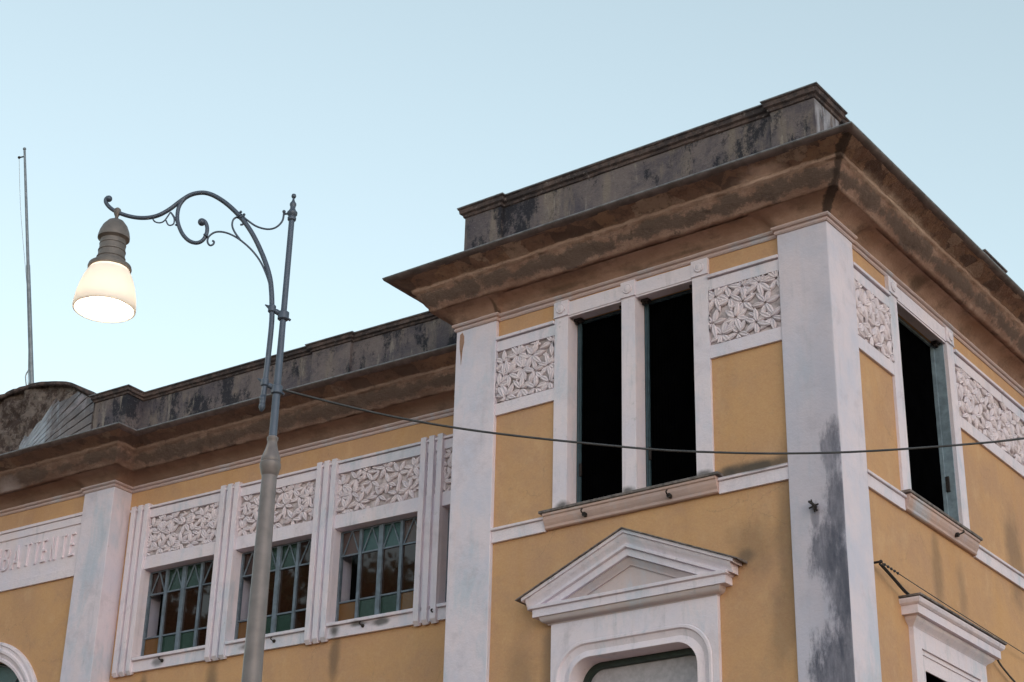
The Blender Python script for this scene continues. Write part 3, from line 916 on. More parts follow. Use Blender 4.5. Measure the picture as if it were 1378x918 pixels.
# --- hooded window on the right flank
mb = MB()
mb.plate(rect(1.335, 3.065, 4.0, 6.22), [rect(1.50, 2.90, 4.001, 6.045)[::-1]], .0, WY)
mb.plate(rect(1.501, 2.899, 4.002, 6.044), [rect(1.535, 2.865, 4.003, 6.0)[::-1]], .022, WY + .25)
mb.plate(rect(1.536, 2.864, 4.004, 5.999), [rect(1.62, 2.78, 4.2, 5.86)[::-1]], .035, WY + .26)
hs = mb.build('window_surround', 'trim', B, SIDE, bevel=.004)
mb = MB(); path = [(1.335, WY), (1.335, 0), (3.065, 0), (3.065, WY)]
sweep(mb, path, [(-.02, 6.218), (.004, 6.22), (.010, 6.235), (.05, 6.262), (.072, 6.285), (.075, 6.302), (-.04, 6.302)], 3); 
hd_ = MB(); mb.att = None
hood = mb.build('hood', 'trim', B, SIDE, recalc=False, smooth=True)
mb = sweep(MB(), [(1.20, WY), (1.20, 0), (3.19, 0), (3.19, WY)], [(-.1, 6.302), (.0, 6.304), (.0, 6.385), (.012, 6.39), (.03, 6.405), (.04, 6.43), (.04, 6.448), (-.05, 6.46)], 3)
mb.att = None
# bring the slab out from the wall
mb.v = [(x, y - .12 if y < .04 else y, z) for x, y, z in mb.v]
mb.build('corona', 'trim', hood, recalc=False)
mb = MB(); mb.box(1.15, 3.24, -.178, WY - .001, 6.455, 6.475)
mb.build('flashing', 'dirtslab', hood, bevel=.003)
mb = MB(); mb.box(1.60, 2.80, .28, .30, 4.1, 5.9)
mb.build('window', 'black', B, SIDE)  # black slab standing in for the darkness inside the opening

# ================================================================= WING
wy = .97
mb = MB()
WIN = [(-5.56, -4.300), (-3.975, -2.715), (-2.390, -1.135), (-.800, -.03)]
mb.plate(rect(-5.978, .25, 0, 9.50), [grow(a, b, 7.18, 8.35)[::-1] for a, b in WIN], wy, 1.3)
mb.build('wall', 'ochre', B, WING)
ACX, ACZ, AR = -8.12, 6.42, 1.0
def arc(r, n=40, a0=0, a1=180):
    return [(ACX + r * math.cos(R(a0 + (a1 - a0) * k / n)), ACZ + r * math.sin(R(a0 + (a1 - a0) * k / n))) for k in range(n + 1)]
mb = MB()
hole = [(ACX + AR, 4.0)] + arc(AR) + [(ACX - AR, 4.0)]
mb.plate(rect(-12, -6.537, 0, 9.50), [hole[::-1]], .70, 1.1)
mb.build('wall', 'ochre', B, WING)
mb = MB(); mb.box(-6.537, -5.978, .65, 1.12, 0, 9.50)
mb.build('pilaster', 'white', B, WING, bevel=.008)
mb = MB(); mb.box(-11.9, .2, 1.3, 5.0, 9.3, 9.4)
mb.build('roof', 'dirtslab', B, WING)

# arch moulding
mb = MB()
def arcring(prs):
    loops = []
    for r, y in prs:
        loops.append(([(ACX + r, 4.0)] + arc(r, 56) + [(ACX - r, 4.0)], y))
    ring_loft(mb, loops)
arcring([(1.255, .70), (1.250, .665), (1.215, .655), (1.205, .675), (1.165, .668), (1.150, .650), (1.120, .650), (1.105, .675), (1.06, .690), (1.045, .672), (1.01, .675), (1.0, .70), (1.0, .85)])
ar_ = mb.build('arch_moulding', 'trim', B, WING, smooth=True, recalc=False)
mb = MB(); mb.plate([(ACX + 1.02, 4.0)] + arc(1.02) + [(ACX - 1.02, 4.0)], [], .87, .875)
aw = mb.build('window', 'tealglass', B, WING)
mb = MB()
for r in (.97, .62):
    mb.tube([(x, .865, z) for x, z in arc(r, 48)], .014, 6)
for a in (20, 55, 90, 125, 160):
    mb.tube([(ACX + .62 * math.cos(R(a)), .865, ACZ + .62 * math.sin(R(a))), (ACX + .97 * math.cos(R(a)), .865, ACZ + .97 * math.sin(R(a)))], .012, 6)
mb.build('frame', 'mullion', aw)

# name panel with raised letters
mb = MB()
mb.box(-10.0, -6.538, .668, .70, 8.35, 8.468)
mb.box(-10.0, -6.538, .668, .70, 9.075, 9.178)
mb.box(-10.0, -6.538, .650, .70, 9.182, 9.222)
mb.box(-10.0, -6.538, .686, .70, 8.468, 9.075)
np_ = mb.build('name_panel', 'trim', B, WING, bevel=.003)
Z0, Z1 = 8.64, 8.965
SW = .025
def letter(ch, x, w_):
    mb = MB(); y0, y1 = .656, .6855
    zm = (Z0 + Z1) / 2
    def ln(*pts):
        for i, (a, b) in enumerate(zip(pts, pts[1:])):
            mb.bar((x + a[0] * w_, Z0 + a[1] * (Z1 - Z0)), (x + b[0] * w_, Z0 + b[1] * (Z1 - Z0)), SW, y0 + i * .0004, y1)
    if ch == 'E':
        ln((.1, 0), (.1, 1)); y0 += .001; ln((0, .95), (1, .95)); ln((.1, .5), (.85, .5)); ln((0, .05), (1, .05))
    elif ch == 'T':
        ln((.5, 0), (.5, 1)); y0 += .001; ln((0, .95), (1, .95))
    elif ch == 'A':
        ln((0, 0), (.5, 1)); y0 += .001; ln((.5, 1), (1, 0)); y0 += .001; ln((.2, .28), (.8, .28))
    elif ch == 'N':
        ln((.1, 0), (.1, 1)); y0 += .001; ln((.1, 1), (.9, 0)); y0 += .001; ln((.9, 0), (.9, 1))
    elif ch == 'M':
        ln((0, 0), (.1, 1)); y0 += .001; ln((.1, 1), (.5, .3)); y0 += .001; ln((.5, .3), (.9, 1)); y0 += .001; ln((.9, 1), (1, 0))
    elif ch == 'B':
        ln((.1, 0), (.1, 1)); y0 += .001
        for c0, rz in ((.27, .23), (.74, .21)):
            pts = [(.1, c0 + rz)] + [(.45 + .42 * math.cos(R(a)), c0 + rz * math.sin(R(a))) for a in range(90, -91, -20)] + [(.1, c0 - rz)]
            ln(*pts)
    mb.build('letter', 'trim', np_)
for ch, xa, xb in (('M', -8.24, -8.075), ('B', -8.03, -7.87), ('A', -7.83, -7.67), ('T', -7.605, -7.475), ('T', -7.43, -7.30), ('E', -7.27, -7.165), ('N', -7.10, -6.965), ('T', -6.895, -6.785), ('E', -6.735, -6.622)):
    letter(ch, xa + .014, (xb - xa) * .80)

# fluted window band of the wing
mb = MB()
XL, XR = -5.905, -.001
yb_ = .93
mb.box(XL, XR, yb_, wy, 7.0, 7.140)
mb.box(XL, XR, yb_ + .002, 1.299, 8.350, 8.52)
mb.box(XL, XR, yb_, wy, 9.05, 9.168)
mb.box(XL, XR, yb_ - .026, wy, 9.176, 9.205)
mb.box(XL, XR, wy - .008, wy, 9.168, 9.176)
ed = [XL] + [v for ab in WIN for v in ab] + [XR]
for a, b in zip(ed[0::2], ed[1::2]):
    mb.box(a, b, yb_ + .001, 1.299, 7.18, 8.349)
wf = mb.build('window_band', 'trim', B, WING, bevel=.003)
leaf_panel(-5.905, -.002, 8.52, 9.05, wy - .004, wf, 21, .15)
FL = [(-5.868, -5.748, -5.628), (-4.288, -4.170, -4.052), (-2.706, -2.590, -2.470), (-1.122, -1.002, -.880)]
for trio in FL:
    for xf in trio:
        mb = MB()
        pr = [(.888, 7.02), (.888, 9.24), (.969, 9.245), (.969, 6.985), (.925, 6.968)]
        mb.extrude_x(pr, xf, xf + .078)
        mb.build('flute', 'trim', wf, bevel=.006)
for i, (a, b) in enumerate(WIN):
    xs = ed[0::2]
    lo = FL[i][2] + .082 if i < 4 else a
    hi = FL[i + 1][0] - .004 if i < 3 else -.002
    mb = MB()
    mb.box(lo, hi, .895, 1.10, 7.142, 7.180)
    mb.build('sill', 'trim', wf, bevel=.004)

def wing_window(a, b, seed):
    rnd = random.Random(seed)
    z = [7.195, 7.465, 8.035, 8.335]
    cols = [a + .015, a + .015 + .295, a + .015 + .60, a + .015 + .905, a + 1.245]
    if b - a < 1.2:
        cols = [c for c in cols if c < b - .02] + [b]
    y = 1.085
    mb = MB()
    for i, c in enumerate(cols):
        wd = .020 if i in (1, 3) else .032 if i == 2 else .012
        mb.box(c - wd, c + wd, y - .03, y + .02, z[0], z[3])
    for zz, h in ((z[0], .010), (z[1], .010), (z[2], .010), (z[3], .008)):
        mb.box(cols[0], cols[-1], y - .018, y + .018, zz - h, zz + h)
    for c, d in zip(cols, cols[1:]):
        mid = (c + d) / 2
        mb.bar((c + .03, z[2] + .01), (mid, z[3]), .013, y - .014, y + .01)
        mb.bar((mid, z[3]), (d - .03, z[2] + .01), .013, y - .0145, y + .0095)
    fr = mb.build('window', 'mullion', B, WING, bevel=.002)
    mb = MB()
    mats = ['amber', 'green', 'brownglass', 'clearglass', 'tealglass', 'mauveglass']
    tab = {0: ('amber', 'clearglass', 'mauveglass'), 1: ('green', 'brownglass', 'tealglass'), 2: ('green', 'brownglass', 'tealglass'), 3: ('amber', 'brownglass', 'mauveglass')}
    if seed < 3:
        tab[0] = ('amber', 'clearglass', 'brownglass'); tab[3] = ('brownglass', 'brownglass', 'brownglass'); tab[2] = ('green', 'brownglass', 'green'); tab[1] = ('green', 'brownglass', 'green')
    for i, (c, d) in enumerate(zip(cols, cols[1:])):
        for j in range(3):
            mb.cur = mats.index(tab[i][j])
            t1, t2 = rnd.uniform(-.003, .003), rnd.uniform(-.003, .003)
            mb.add([(c, y + t1, z[j]), (d, y - t1, z[j]), (d, y - t1 + t2, z[j + 1]), (c, y + t1 + t2, z[j + 1])], [(0, 1, 2, 3)])
    mb.build('glazing', mats, fr, recalc=False)
for i, (a, b) in enumerate(WIN):
    wing_window(a, b, i + 1)
# black sheets behind the glass, painted in for the unlit rooms
mb = MB()
for i, (a, b) in enumerate(WIN):
    mb.box(a - .01, b + .01, 1.302, 1.31, 7.16, 8.37)
mb.build('unlit_room', 'black', B, WING)
# bolts and hooks under the wing windows
for hx in (-5.03, -3.2, -1.86, -.84):
    mb = MB()
    mb.tube(smooth_path([(hx, .94, 7.085), (hx, .88, 7.09), (hx, .86, 7.105), (hx + .01, .87, 7.12)], 4), .008, 8)
    mb.sphere((hx, .925, 7.085), .022, 8)
    mb.build('hook', 'iron', wf)

# wing cornice
lw = [(-12, .70), (-6.537, .70), (-6.537, .65), (-5.978, .65), (-5.978, wy), (.2, wy)]
uw = [(-12, .65), (-5.978, .65), (-5.978, wy - .005), (.2, wy - .005)]
cornice_set(WING, lw, uw, -.503, .95, 20)
# wing parapet
pw = [(-6.70, 1.3), (-6.68, .75), (-6.06, .75), (-6.06, 1.05), (-3.03, 1.05), (-3.03, 1.01), (-2.40, 1.01), (-2.40, 1.05), (.3, 1.05)]
parapet_set(WING, pw, 9.9, 10.855, 10.955)
# gable with sunburst
GX = -8.30
def gtop(x):
    pts = [(-10.6, 10.95), (-9.95, 10.99), (-9.45, 11.27), (-9.0, 11.38), (-8.75, 11.43), (-8.45, 11.46), (-8.13, 11.47), (-7.85, 11.44), (-7.576, 11.385), (-7.35, 11.335), (-7.173, 11.265), (-6.95, 11.13), (-6.68, 10.985)]
    for (a, za), (b, zb) in zip(pts, pts[1:]):
        if a <= x <= b:
            return za + (zb - za) * (x - a) / (b - a)
    return pts[-1][1]
# body: rough relief sheet, broken away at the middle and top
mb = MB()
nx, nz = 130, 46
vs = []; fs = []
ox, oz = -8.30, 10.18
def broken(x, z):
    """1 where the facing has fallen off"""
    a = math.degrees(math.atan2(z - oz, x - ox)); r_ = math.hypot(x - ox, z - oz)
    nzv = noise.fractal(Vector((x * 2.2, 0, z * 2.2)), .6, 2.0, 5)
    lim = 58 - 26 * max(0, r_ - .75) + 14 * nzv
    return 1 if a > lim else 0
for i in range(nx + 1):
    x = -10.6 + (-6.68 + 10.6) * i / nx
    zt2 = gtop(x)
    for j in range(nz + 1):
        z = 9.9 + (zt2 - 9.9) * j / nz
        k = noise.fractal(Vector((x * 3.5, 3, z * 3.5)), .7, 2.0, 6)
        k2 = noise.fractal(Vector((x * 11, 3, z * 11)), .7, 2.0, 4)
        br = broken(x, z)
        d = (.05 * k + .018 * k2 + .035) if br else .01 + .003 * k2
        if x > -6.75 or j == nz: d = 0
        vs.append((x, .78 + d, z))
for i in range(nx):
    for j in range(nz):
        a = i * (nz + 1) + j
        fs.append((a, a + nz + 1, a + nz + 2, a + 1))
mb.add(vs, fs)
gb = mb.build('gable', 'rubble', B, WING, smooth='all', recalc=False)
# backing thickness and coping of the gable
mb = MB()
top = [(x, gtop(x)) for x in [-10.6 + 3.92 * i / 60 for i in range(61)]]
mb.plate([(-6.68, 9.9)] + top[::-1] + [(-10.6, 9.9)], [], .9, 1.1)
mb.build('gable_back', 'rubble', gb)
mb = MB()
vs = []; fs = []
for i, (x, z) in enumerate(top):
    wv = .014 * noise.noise(Vector((x * 4, 0, 0)))
    bk = .018 * max(0, noise.noise(Vector((x * 7, 5, 0)))) if x < -8.1 else 0
    vs += [(x, .755 + wv + bk * 2, z - .055), (x, .735 + wv + bk * 2, z - .04), (x, .73 + wv + bk * 2, z - bk), (x, 1.1, z + .012), (x, 1.1, z - .055)]
for i in range(len(top) - 1):
    for k in range(4):
        fs.append((i * 5 + k, i * 5 + k + 1, (i + 1) * 5 + k + 1, (i + 1) * 5 + k))
mb.add(vs, fs)
mb.build('coping', 'cap', gb, recalc=False)
# sunburst rays
def ray_piece(a0, a1, y, r0, r1f):
    mb = MB(); n = 16
    vs = []; fs = []
    for i in range(n + 1):
        t = i / n
        row = []
        for a in (a0, a1):
            rr_ = r0 + (r1f(a) - r0) * t
            row.append((ox + rr_ * math.cos(R(a)), oz + rr_ * math.sin(R(a))))
        am = (a0 + a1) / 2; rm = r0 + (r1f(am) - r0) * t
        mid = (ox + rm * math.cos(R(am)), oz + rm * math.sin(R(am)))
        g_ = .012 * noise.fractal(Vector((mid[0] * 6, 1, mid[1] * 6)), .6, 2, 4)
        vs += [(row[0][0], .80, row[0][1]), (row[0][0], y + g_, row[0][1]), (mid[0], y - .004 + g_, mid[1]), (row[1][0], y + g_, row[1][1]), (row[1][0], .80, row[1][1])]
    for i in range(n):
        for k in range(4):
            fs.append((i * 5 + k, i * 5 + k + 1, (i + 1) * 5 + k + 1, (i + 1) * 5 + k))
    fs.append((n * 5, n * 5 + 1, n * 5 + 2, n * 5 + 3, n * 5 + 4))
    mb.add(vs, fs)
    mb.build('sunburst_ray', 'raystone', gb, recalc=True)
MAT['raystone'] = stucco('ray_stucco', (.19, .165, .17), (.13, .125, .14), (.20, .15, .135), dirt=.9, bumpk=.9)
def rlim(a):
    # to the pier on the right or until the top coping
    best = .3
    r_ = .3
    while r_ < 2.4:
        x, z = ox + r_ * math.cos(R(a)), oz + r_ * math.sin(R(a))
        if x > -6.72 or z > gtop(min(x, -6.69)) - .07 or (broken(x, z) and r_ > .55):
            break
        best = r_; r_ += .02
    return best
aa = 4.0
while aa < 64:
    ray_piece(aa, aa + 4.5, .764, .12, rlim)
    aa += 5.3

# ================================================================= PILASTER BRACKET
mb = MB()
mb.box(-.295, -.27, -.012, .0, 7.035, 7.085)
mb.tube(smooth_path([(-.30, 0, 7.09), (-.31, -.06, 7.10), (-.30, -.09, 7.085), (-.27, -.08, 7.06)], 4), .010, 8)
mb.tube(smooth_path([(-.27, 0, 7.03), (-.26, -.05, 7.02), (-.25, -.08, 7.035), (-.265, -.09, 7.06)], 4), .010, 8)
mb.sphere((-.283, -.03, 7.06), .022, 8)
mb.tube([(-.335, -.03, 7.05), (-.235, -.04, 7.07)], .008, 6)
mb.tube([(-.30, -.05, 7.12), (-.275, -.04, 7.0)], .008, 6)
mb.build('bracket', 'iron', B, FRONT)

# ================================================================= STREET LAMP
LP = Vector((-.215, -7.065, 0))
AX = Vector((.7986, .6019, 0))
LM = Matrix.Translation(LP) @ Matrix(((AX.x, -AX.y, 0, 0), (AX.y, AX.x, 0, 0), (0, 0, 1, 0), (0, 0, 0, 1)))
lamp = empty('street_lamp', LP)
lamp.rotation_euler = (0, 0, math.atan2(AX.y, AX.x))
tag(lamp, 'grey metal street lamp with scrolled arm and lit frosted bell shade', 'street lamp')
def A(pts, y=0.0):
    return [Vector((a, y, z)) for a, z in pts]
mb = MB()
mb.lathe((0, 0, 0), [(.16, .12), (.16, .16), (.14, .20), (.135, .55), (.12, .60), (.125, .64), (.09, .70), (.085, .9), (.0720, 1.0), (.067, 1.2), (.060, 2.5), (.0555, 3.9), (.049, 4.6), (.0435, 5.115)], 32)
mb.build('shaft', 'lamp_shaft', lamp, smooth=True)
mb = MB()
mb.lathe((0, 0, 0), [(.044, 5.10), (.052, 5.118), (.056, 5.14), (.0605, 5.152), (.061, 5.178), (.054, 5.186), (.057, 5.198), (.055, 5.214), (.044, 5.245), (.034, 5.275), (.028, 5.305), (.029, 5.318), (.033, 5.326), (.033, 5.338), (.026, 5.345)], 32)
mb.build('collar', 'lamp_shaft', lamp, smooth=True)
mb = MB()
mb.lathe((0, 0, 0), [(.0235, 5.33), (.0225, 5.65), (.0185, 6.1), (.0175, 6.80)], 24)
mb.build('upper_pole', 'lamp_metal', lamp, smooth=True)
mb = MB()
mb.lathe((0, 0, 0), [(.020, 6.775), (.026, 6.782), (.027, 6.797), (.022, 6.803), (.024, 6.81), (.031, 6.82), (.032, 6.835), (.024, 6.845), (.016, 6.862), (.017, 6.878), (.021, 6.888), (.020, 6.898), (.011, 6.912), (.007, 6.925), (.006, 6.935), (.012, 6.940), (.0155, 6.950), (.0125, 6.962), (.003, 6.968)], 24)
mb.build('finial', 'lamp_metal', lamp, smooth=True)
main = [(-.079, 5.53), (-.071, 5.76), (-.066, 6.055), (-.074, 6.189), (-.085, 6.29), (-.106, 6.396), (-.156, 6.528), (-.231, 6.675), (-.31, 6.786), (-.398, 6.875), (-.478, 6.932), (-.54, 6.957), (-.593, 6.957), (-.645, 6.938), (-.700, 6.893), (-.756, 6.838), (-.816, 6.795), (-.875, 6.775), (-.94, 6.771), (-1.007, 6.782), (-1.075, 6.806), (-1.120, 6.833), (-1.152, 6.868), (-1.158, 6.895), (-1.145, 6.912)]
mb = MB()
sp = smooth_path(A(main), 5)
rad = [.0165 - .004 * min(1, i / len(sp) * 1.1) for i in range(len(sp))]
mb.tube(sp, rad, 12)
mb.sphere((-1.140, 0, 6.900), .021, 12)
mb.lathe((-.079, 0, 0), [(.018, 5.60), (.018, 5.575), (.012, 5.565), (.010, 5.555), (.018, 5.545), (.019, 5.528), (.010, 5.508), (.003, 5.500)], 16)
arm = mb.build('arm', 'lamp_metal', lamp, smooth='all')
mb = MB()
scr = [(-.645, 6.938), (-.672, 6.915), (-.698, 6.87), (-.706, 6.813), (-.697, 6.745), (-.664, 6.671), (-.619, 6.622), (-.571, 6.606), (-.534, 6.624), (-.515, 6.667), (-.514, 6.713), (-.528, 6.750), (-.548, 6.766)]
sp = smooth_path(A(scr), 5)
mb.tube(sp, [.0125] * len(sp), 12)
mb.sphere((-.551, 0, 6.752), .0245, 12)
mb.build('scroll', 'lamp_metal', arm, smooth='all')
mb = MB()
def thin(pts, r=.0062):
    sp = smooth_path(A(pts), 5); mb.tube(sp, r, 8)
thin([(-.090, 6.30), (-.118, 6.385), (-.165, 6.483), (-.225, 6.563), (-.296, 6.628), (-.353, 6.665), (-.407, 6.685), (-.454, 6.686), (-.485, 6.668), (-.502, 6.641), (-.501, 6.611), (-.484, 6.591), (-.466, 6.600), (-.463, 6.618), (-.474, 6.624)])
thin([(-.300, 6.630), (-.341, 6.685), (-.362, 6.732), (-.359, 6.774), (-.337, 6.792), (-.313, 6.778), (-.298, 6.758), (-.300, 6.742), (-.313, 6.741)])
thin([(-.312, 6.809), (-.276, 6.776), (-.213, 6.732), (-.145, 6.714), (-.093, 6.728), (-.057, 6.775), (-.052, 6.836)])
thin([(-.858, 6.775), (-.840, 6.748), (-.807, 6.740), (-.779, 6.758), (-.751, 6.815)], .0048)
thin([(-.772, 6.758), (-.757, 6.730), (-.740, 6.724), (-.722, 6.737), (-.724, 6.775), (-.749, 6.816), (-.718, 6.775), (-.700, 6.725), (-.712, 6.73)], .0048)
mb.sphere((-.052, 0, 6.840), .011, 8)
mb.tube([(-.055, 0, 6.822), (-.02, 0, 6.828)], .007, 8)
# binding rings
for (a, z, q) in ((-.515, 6.655, 35), (-.308, 6.79, -40), (-.322, 6.80, -40)):
    mb.lathe((a, 0, z), [(.019, -.005), (.021, 0), (.019, .005)], 14, Vector((math.sin(R(q)), 0, math.cos(R(q)))))
mb.sphere((-.296, 0, 6.812), .009, 8); mb.sphere((-.318, 0, 6.83), .009, 8)
mb.build('ornament', 'lamp_metal', arm, smooth='all')
def clamp(z, side=-.072):
    mb = MB()
    mb.lathe((0, 0, z), [(.024, -.03), (.034, -.022), (.034, .022), (.024, .03)], 20)
    mb.lathe((side, 0, z + .045), [(.016, -.026), (.024, -.018), (.024, .018), (.016, .026)], 16)
    d = Vector((side, 0, .045))
    q = d.normalized()
    mb.tube([(0, 0, z), Vector((0, 0, z)) + d], .011, 10)
    for k in (.45, .6):
        mb.sphere(Vector((0, 0, z)) + d * k, .017, 8)
    e = Vector((side, 0, z + .045)) + q * .022
    mb.tube([e, e + q * .03], [.012, .003], 8)
    f = Vector((0, 0, z)) - q * .03
    mb.tube([f, f - q * .022], .008, 8)
    mb.build('clamp', 'lamp_metal', lamp, smooth=True)
clamp(6.125); clamp(5.640, -.075)
# lantern head
HX = -1.077
mb = MB()
mb.lathe((HX, 0, 0), [(.010, 6.835), (.020, 6.826), (.024, 6.81), (.018, 6.79), (.011, 6.775), (.010, 6.765), (.022, 6.755), (.050, 6.738), (.075, 6.705), (.090, 6.668), (.097, 6.632), (.097, 6.618), (.086, 6.612), (.077, 6.605),
                          (.078, 6.580), (.081, 6.578), (.081, 6.573), (.078, 6.570), (.080, 6.535), (.084, 6.532), (.084, 6.527), (.080, 6.524), (.083, 6.487), (.088, 6.484), (.088, 6.479), (.084, 6.476), (.090, 6.455), (.105, 6.445), (.128, 6.432), (.132, 6.418), (.130, 6.408), (.118, 6.404)], 40)
MAT['lamp_hood'] = simple('lamp_hood_paint', (.16, .135, .125), .5, .15, .15, 12, .1)
mb.build('lamp_head', 'lamp_hood', lamp, smooth=True)
t = NT('frosted_shade')
t.n.remove(t.b)
dfs = t.n.new('ShaderNodeBsdfDiffuse'); dfs.inputs[0].default_value = (.74, .70, .72, 1)
trl = t.n.new('ShaderNodeBsdfTranslucent'); trl.inputs[0].default_value = (.90, .86, .80, 1)
gls = t.n.new('ShaderNodeBsdfGlossy'); gls.inputs['Roughness'].default_value = .25
mx = t.n.new('ShaderNodeMixShader'); mx.inputs[0].default_value = .36
mx2 = t.n.new('ShaderNodeMixShader'); mx2.inputs[0].default_value = .06
t.L(dfs.outputs[0], mx.inputs[1]); t.L(trl.outputs[0], mx.inputs[2])
t.L(mx.outputs[0], mx2.inputs[1]); t.L(gls.outputs[0], mx2.inputs[2])
t.L(mx2.outputs[0], t.n['Material Output'].inputs[0])
MAT['shade'] = t.m
mb = MB()
mb.lathe((HX, 0, 0), [(.118, 6.405), (.132, 6.38), (.150, 6.34), (.166, 6.29), (.178, 6.235), (.185, 6.185), (.188, 6.150), (.186, 6.138), (.180, 6.134), (.176, 6.138), (.176, 6.150), (.172, 6.19), (.165, 6.235), (.152, 6.29), (.138, 6.335), (.118, 6.378)], 48, cap=False)
mb.build('lamp_shade', 'shade', lamp, smooth='all', recalc=True)
t = NT('bulb_glow')
em = t.n.new('ShaderNodeEmission'); em.inputs[0].default_value = (1, .88, .66, 1); em.inputs[1].default_value = 5.0
t.L(em.outputs[0], t.n['Material Output'].inputs[0])
MAT['bulb'] = t.m
mb = MB()
mb.lathe((HX, 0, 0), [(.134, 6.160), (.132, 6.150), (.11, 6.142), (.06, 6.136), (.001, 6.134)], 40, cap=False)
mb.build('bulb', 'bulb', lamp, smooth='all')
pl = bpy.data.lights.new('lamp_light', 'POINT'); pl.energy = .27; pl.color = (1, .86, .64); pl.shadow_soft_size = .035
po = bpy.data.objects.new('lamp_light', pl); COL.objects.link(po); po.parent = lamp; po.location = (HX, 0, 6.195)

# ================================================================= CABLES
d = Vector((4.085 + .215, -1.999 + 7.065, 0)).normalized()
pts = []
for s_, z in ((.02, 5.648), (.66, 5.557), (1.31, 5.519), (2.22, 5.524), (2.70, 5.552), (3.18, 5.598), (3.71, 5.672), (4.36, 5.789), (4.83, 5.888), (5.6, 6.08), (6.6, 6.38), (8.0, 6.9), (11.0, 8.25), (15.0, 10.6)):
    pts.append(LP + d * s_ + Vector((0, 0, z)))
mb = MB(); mb.tube(smooth_path(pts, 8), .0072, 8)
c1 = mb.build('span_cable', 'cable', smooth='all')
tag(c1, 'dark sagging cable running from the lamp post across in front of the tower', 'cable')
# stay and cable over the hooded window
mb = MB()
hk = Vector((.0, .60, 6.645))
mb.tube([Vector((-.05, .60, 6.645)), Vector((.05, .60, 6.645))], .012, 8)
mb.sphere((.05, .60, 6.645), .018, 8)
mb.build('wall_hook', 'iron', B, FRONT)
mb = MB()
ln = [Vector((.05, .61, 6.64)), Vector((.045, 1.3, 6.625)), Vector((.04, 2.3, 6.605)), Vector((.04, 4.2, 6.575)), Vector((.04, 7.0, 6.54)), Vector((.04, 11.95, 6.45))]
mb.tube(ln, .0045, 6)
for k in range(5):
    mb.sphere((.05, .68 + k * .07, 6.638 - k * .002), .014, 6)
c2 = mb.build('stay_wire', 'cable', smooth='all')
tag(c2, 'thin straight stay wire along the side wall above the window hood', 'wire')
mb = MB()
mb.tube(smooth_path([(.03, .61, 6.63), (.03, .85, 6.57), (.03, 1.10, 6.50), (.035, 1.18, 6.487)], 5), .010, 8)
mb.tube(smooth_path([(.05, .62, 6.625), (.05, .86, 6.565), (.05, 1.10, 6.50), (.05, 1.18, 6.49)], 5), .007, 8)
mb.tube(smooth_path([(.03, 1.18, 6.487), (.03, 2.2, 6.487), (.03, 3.2, 6.487), (.02, 3.30, 6.40), (.01, 3.42, 6.33), (.01, 3.6, 6.27), (.01, 3.8, 6.215), (.01, 4.1, 6.14), (.01, 5.0, 6.0), (.01, 5.6, 5.6), (.01, 5.7, 4.6), (.01, 5.7, 2.0)], 5), .011, 8)
c3 = mb.build('wall_cable', 'cable', smooth='all')
tag(c3, 'slack double cable draped from the wall hook onto the window hood', 'cable')

# ================================================================= FLAGPOLE
fb = WING @ Vector((-8.34, 1.0, 11.42)); ft = WING @ Vector((-8.51, .30, 15.27))
fp = empty('flagpole', fb)
tag(fp, 'thin bare flagpole leaning above the sunburst gable', 'flagpole')
dv = ft - fb
mb = MB()
mb.tube([dv * t_ for t_ in (-.03, .3, .52, .521, .8, 1)], [.036, .033, .030, .024, .021, .017], 12)
mb.sphere(dv * 1.004, .026, 8)
mb.build('pole', 'galv', fp, smooth=True)
mb = MB()
u_ = Vector((-1, -.3, 0)).normalized()
mb.tube([dv * .972, dv * .972 + u_ * .09], .012, 6)
mb.sphere(dv * .972 + u_ * .1, .022, 8)
mb.build('pulley', 'iron', fp)
mb = MB()
mb.tube(smooth_path([dv * .972 + u_ * .1, dv * .75 + u_ * .10, dv * .5 + u_ * .045, dv * .45 + u_ * .035], 6), .0035, 5)
mb.tube(smooth_path([dv * .20 + u_ * .03, dv * .10 + u_ * .05, dv * .05 + u_ * .06], 6), .006, 5)
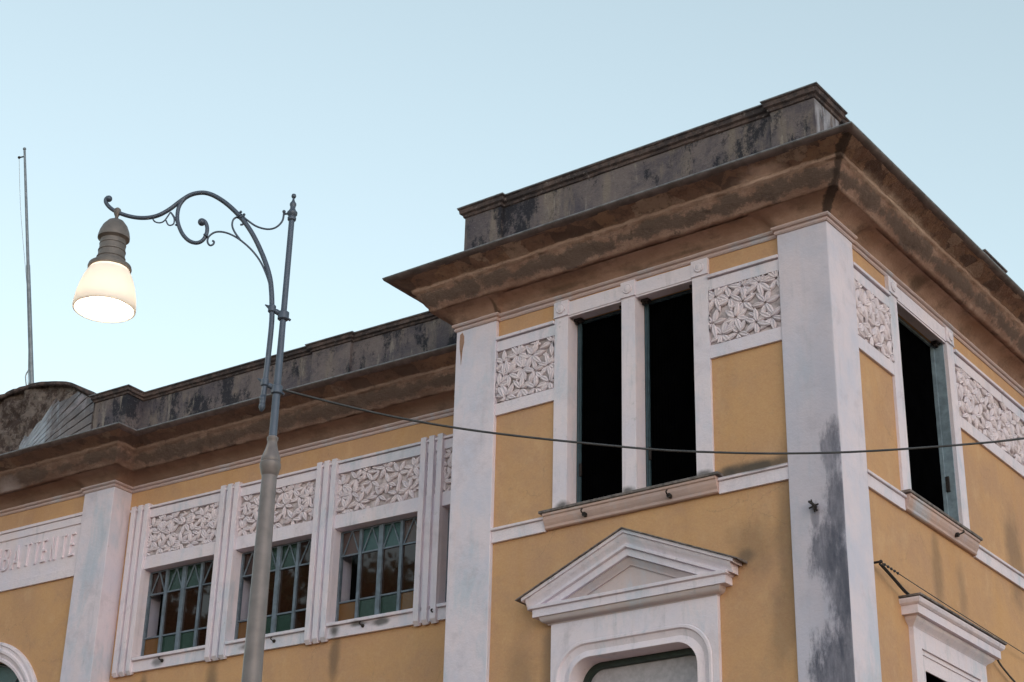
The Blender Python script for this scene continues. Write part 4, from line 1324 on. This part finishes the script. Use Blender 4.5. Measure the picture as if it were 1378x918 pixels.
mb.tube(smooth_path([dv * .105 + u_ * .04, dv * .08 + u_ * .10, dv * .03 + u_ * .075, dv * .06 + u_ * .03, dv * .02 + u_ * .06], 6), .010, 5)
mb.build('rope', 'rope', fp)

# ================================================================= TREES ACROSS THE STREET (seen in the window reflections)
def tree(x, y, h, seed, label):
    rnd = random.Random(seed)
    t_ = empty('tree', (x, y, 0)); tag(t_, label, 'tree')
    mb = MB()
    mb.tube(smooth_path([(0, 0, 0), (.1, .05, h * .25), (-.05, .1, h * .5), (.05, 0, h * .8)], 5), [.28 - .22 * i / 15 for i in range(16)], 10)
    cl = []
    for k in range(11):
        a = rnd.uniform(0, 6.28); z0 = h * rnd.uniform(.3, .6)
        e = Vector((math.cos(a) * rnd.uniform(1, 2.4), math.sin(a) * rnd.uniform(1, 2.4), z0 + rnd.uniform(1, h * .35)))
        mb.tube([Vector((0, 0, z0)), Vector((0, 0, z0)).lerp(e, .5) + Vector((0, 0, .3)), e], [.10, .06, .025], 6)
        cl.append(e)
    mb.build('trunk', 'bark', t_, smooth=True)
    for k in range(26):
        a = rnd.uniform(0, 6.28); r_ = rnd.uniform(.2, 2.5)
        cl.append(Vector((math.cos(a) * r_, math.sin(a) * r_, h * rnd.uniform(.5, .97) - r_ * .35)))
    mb = MB()
    for c in cl:
        rr_ = rnd.uniform(.5, .95)
        for _ in range(260):
            p_ = c + Vector((rnd.gauss(0, 1), rnd.gauss(0, 1), rnd.gauss(0, .8))).normalized() * rr_ * rnd.uniform(.3, 1)
            n_ = Vector((rnd.gauss(0, 1), rnd.gauss(0, 1), rnd.gauss(0, 1))).normalized()
            a_ = n_.orthogonal().normalized() * .13; b_ = n_.cross(a_).normalized() * .08
            mb.add([p_ - a_, p_ + b_, p_ + a_, p_ - b_], [(0, 1, 2, 3)])
    mb.build('crown', 'leaf', t_, recalc=False)
tree(-14.7, -10.2, 11.0, 3, 'tall leafy tree across the street left of the wing')
tree(-20.2, -10.5, 13.6, 5, 'broader leafy tree farther down the street on the left')
tree(-17.6, -11.4, 13.4, 8, 'leafy tree set back from the street beside the tall tree')
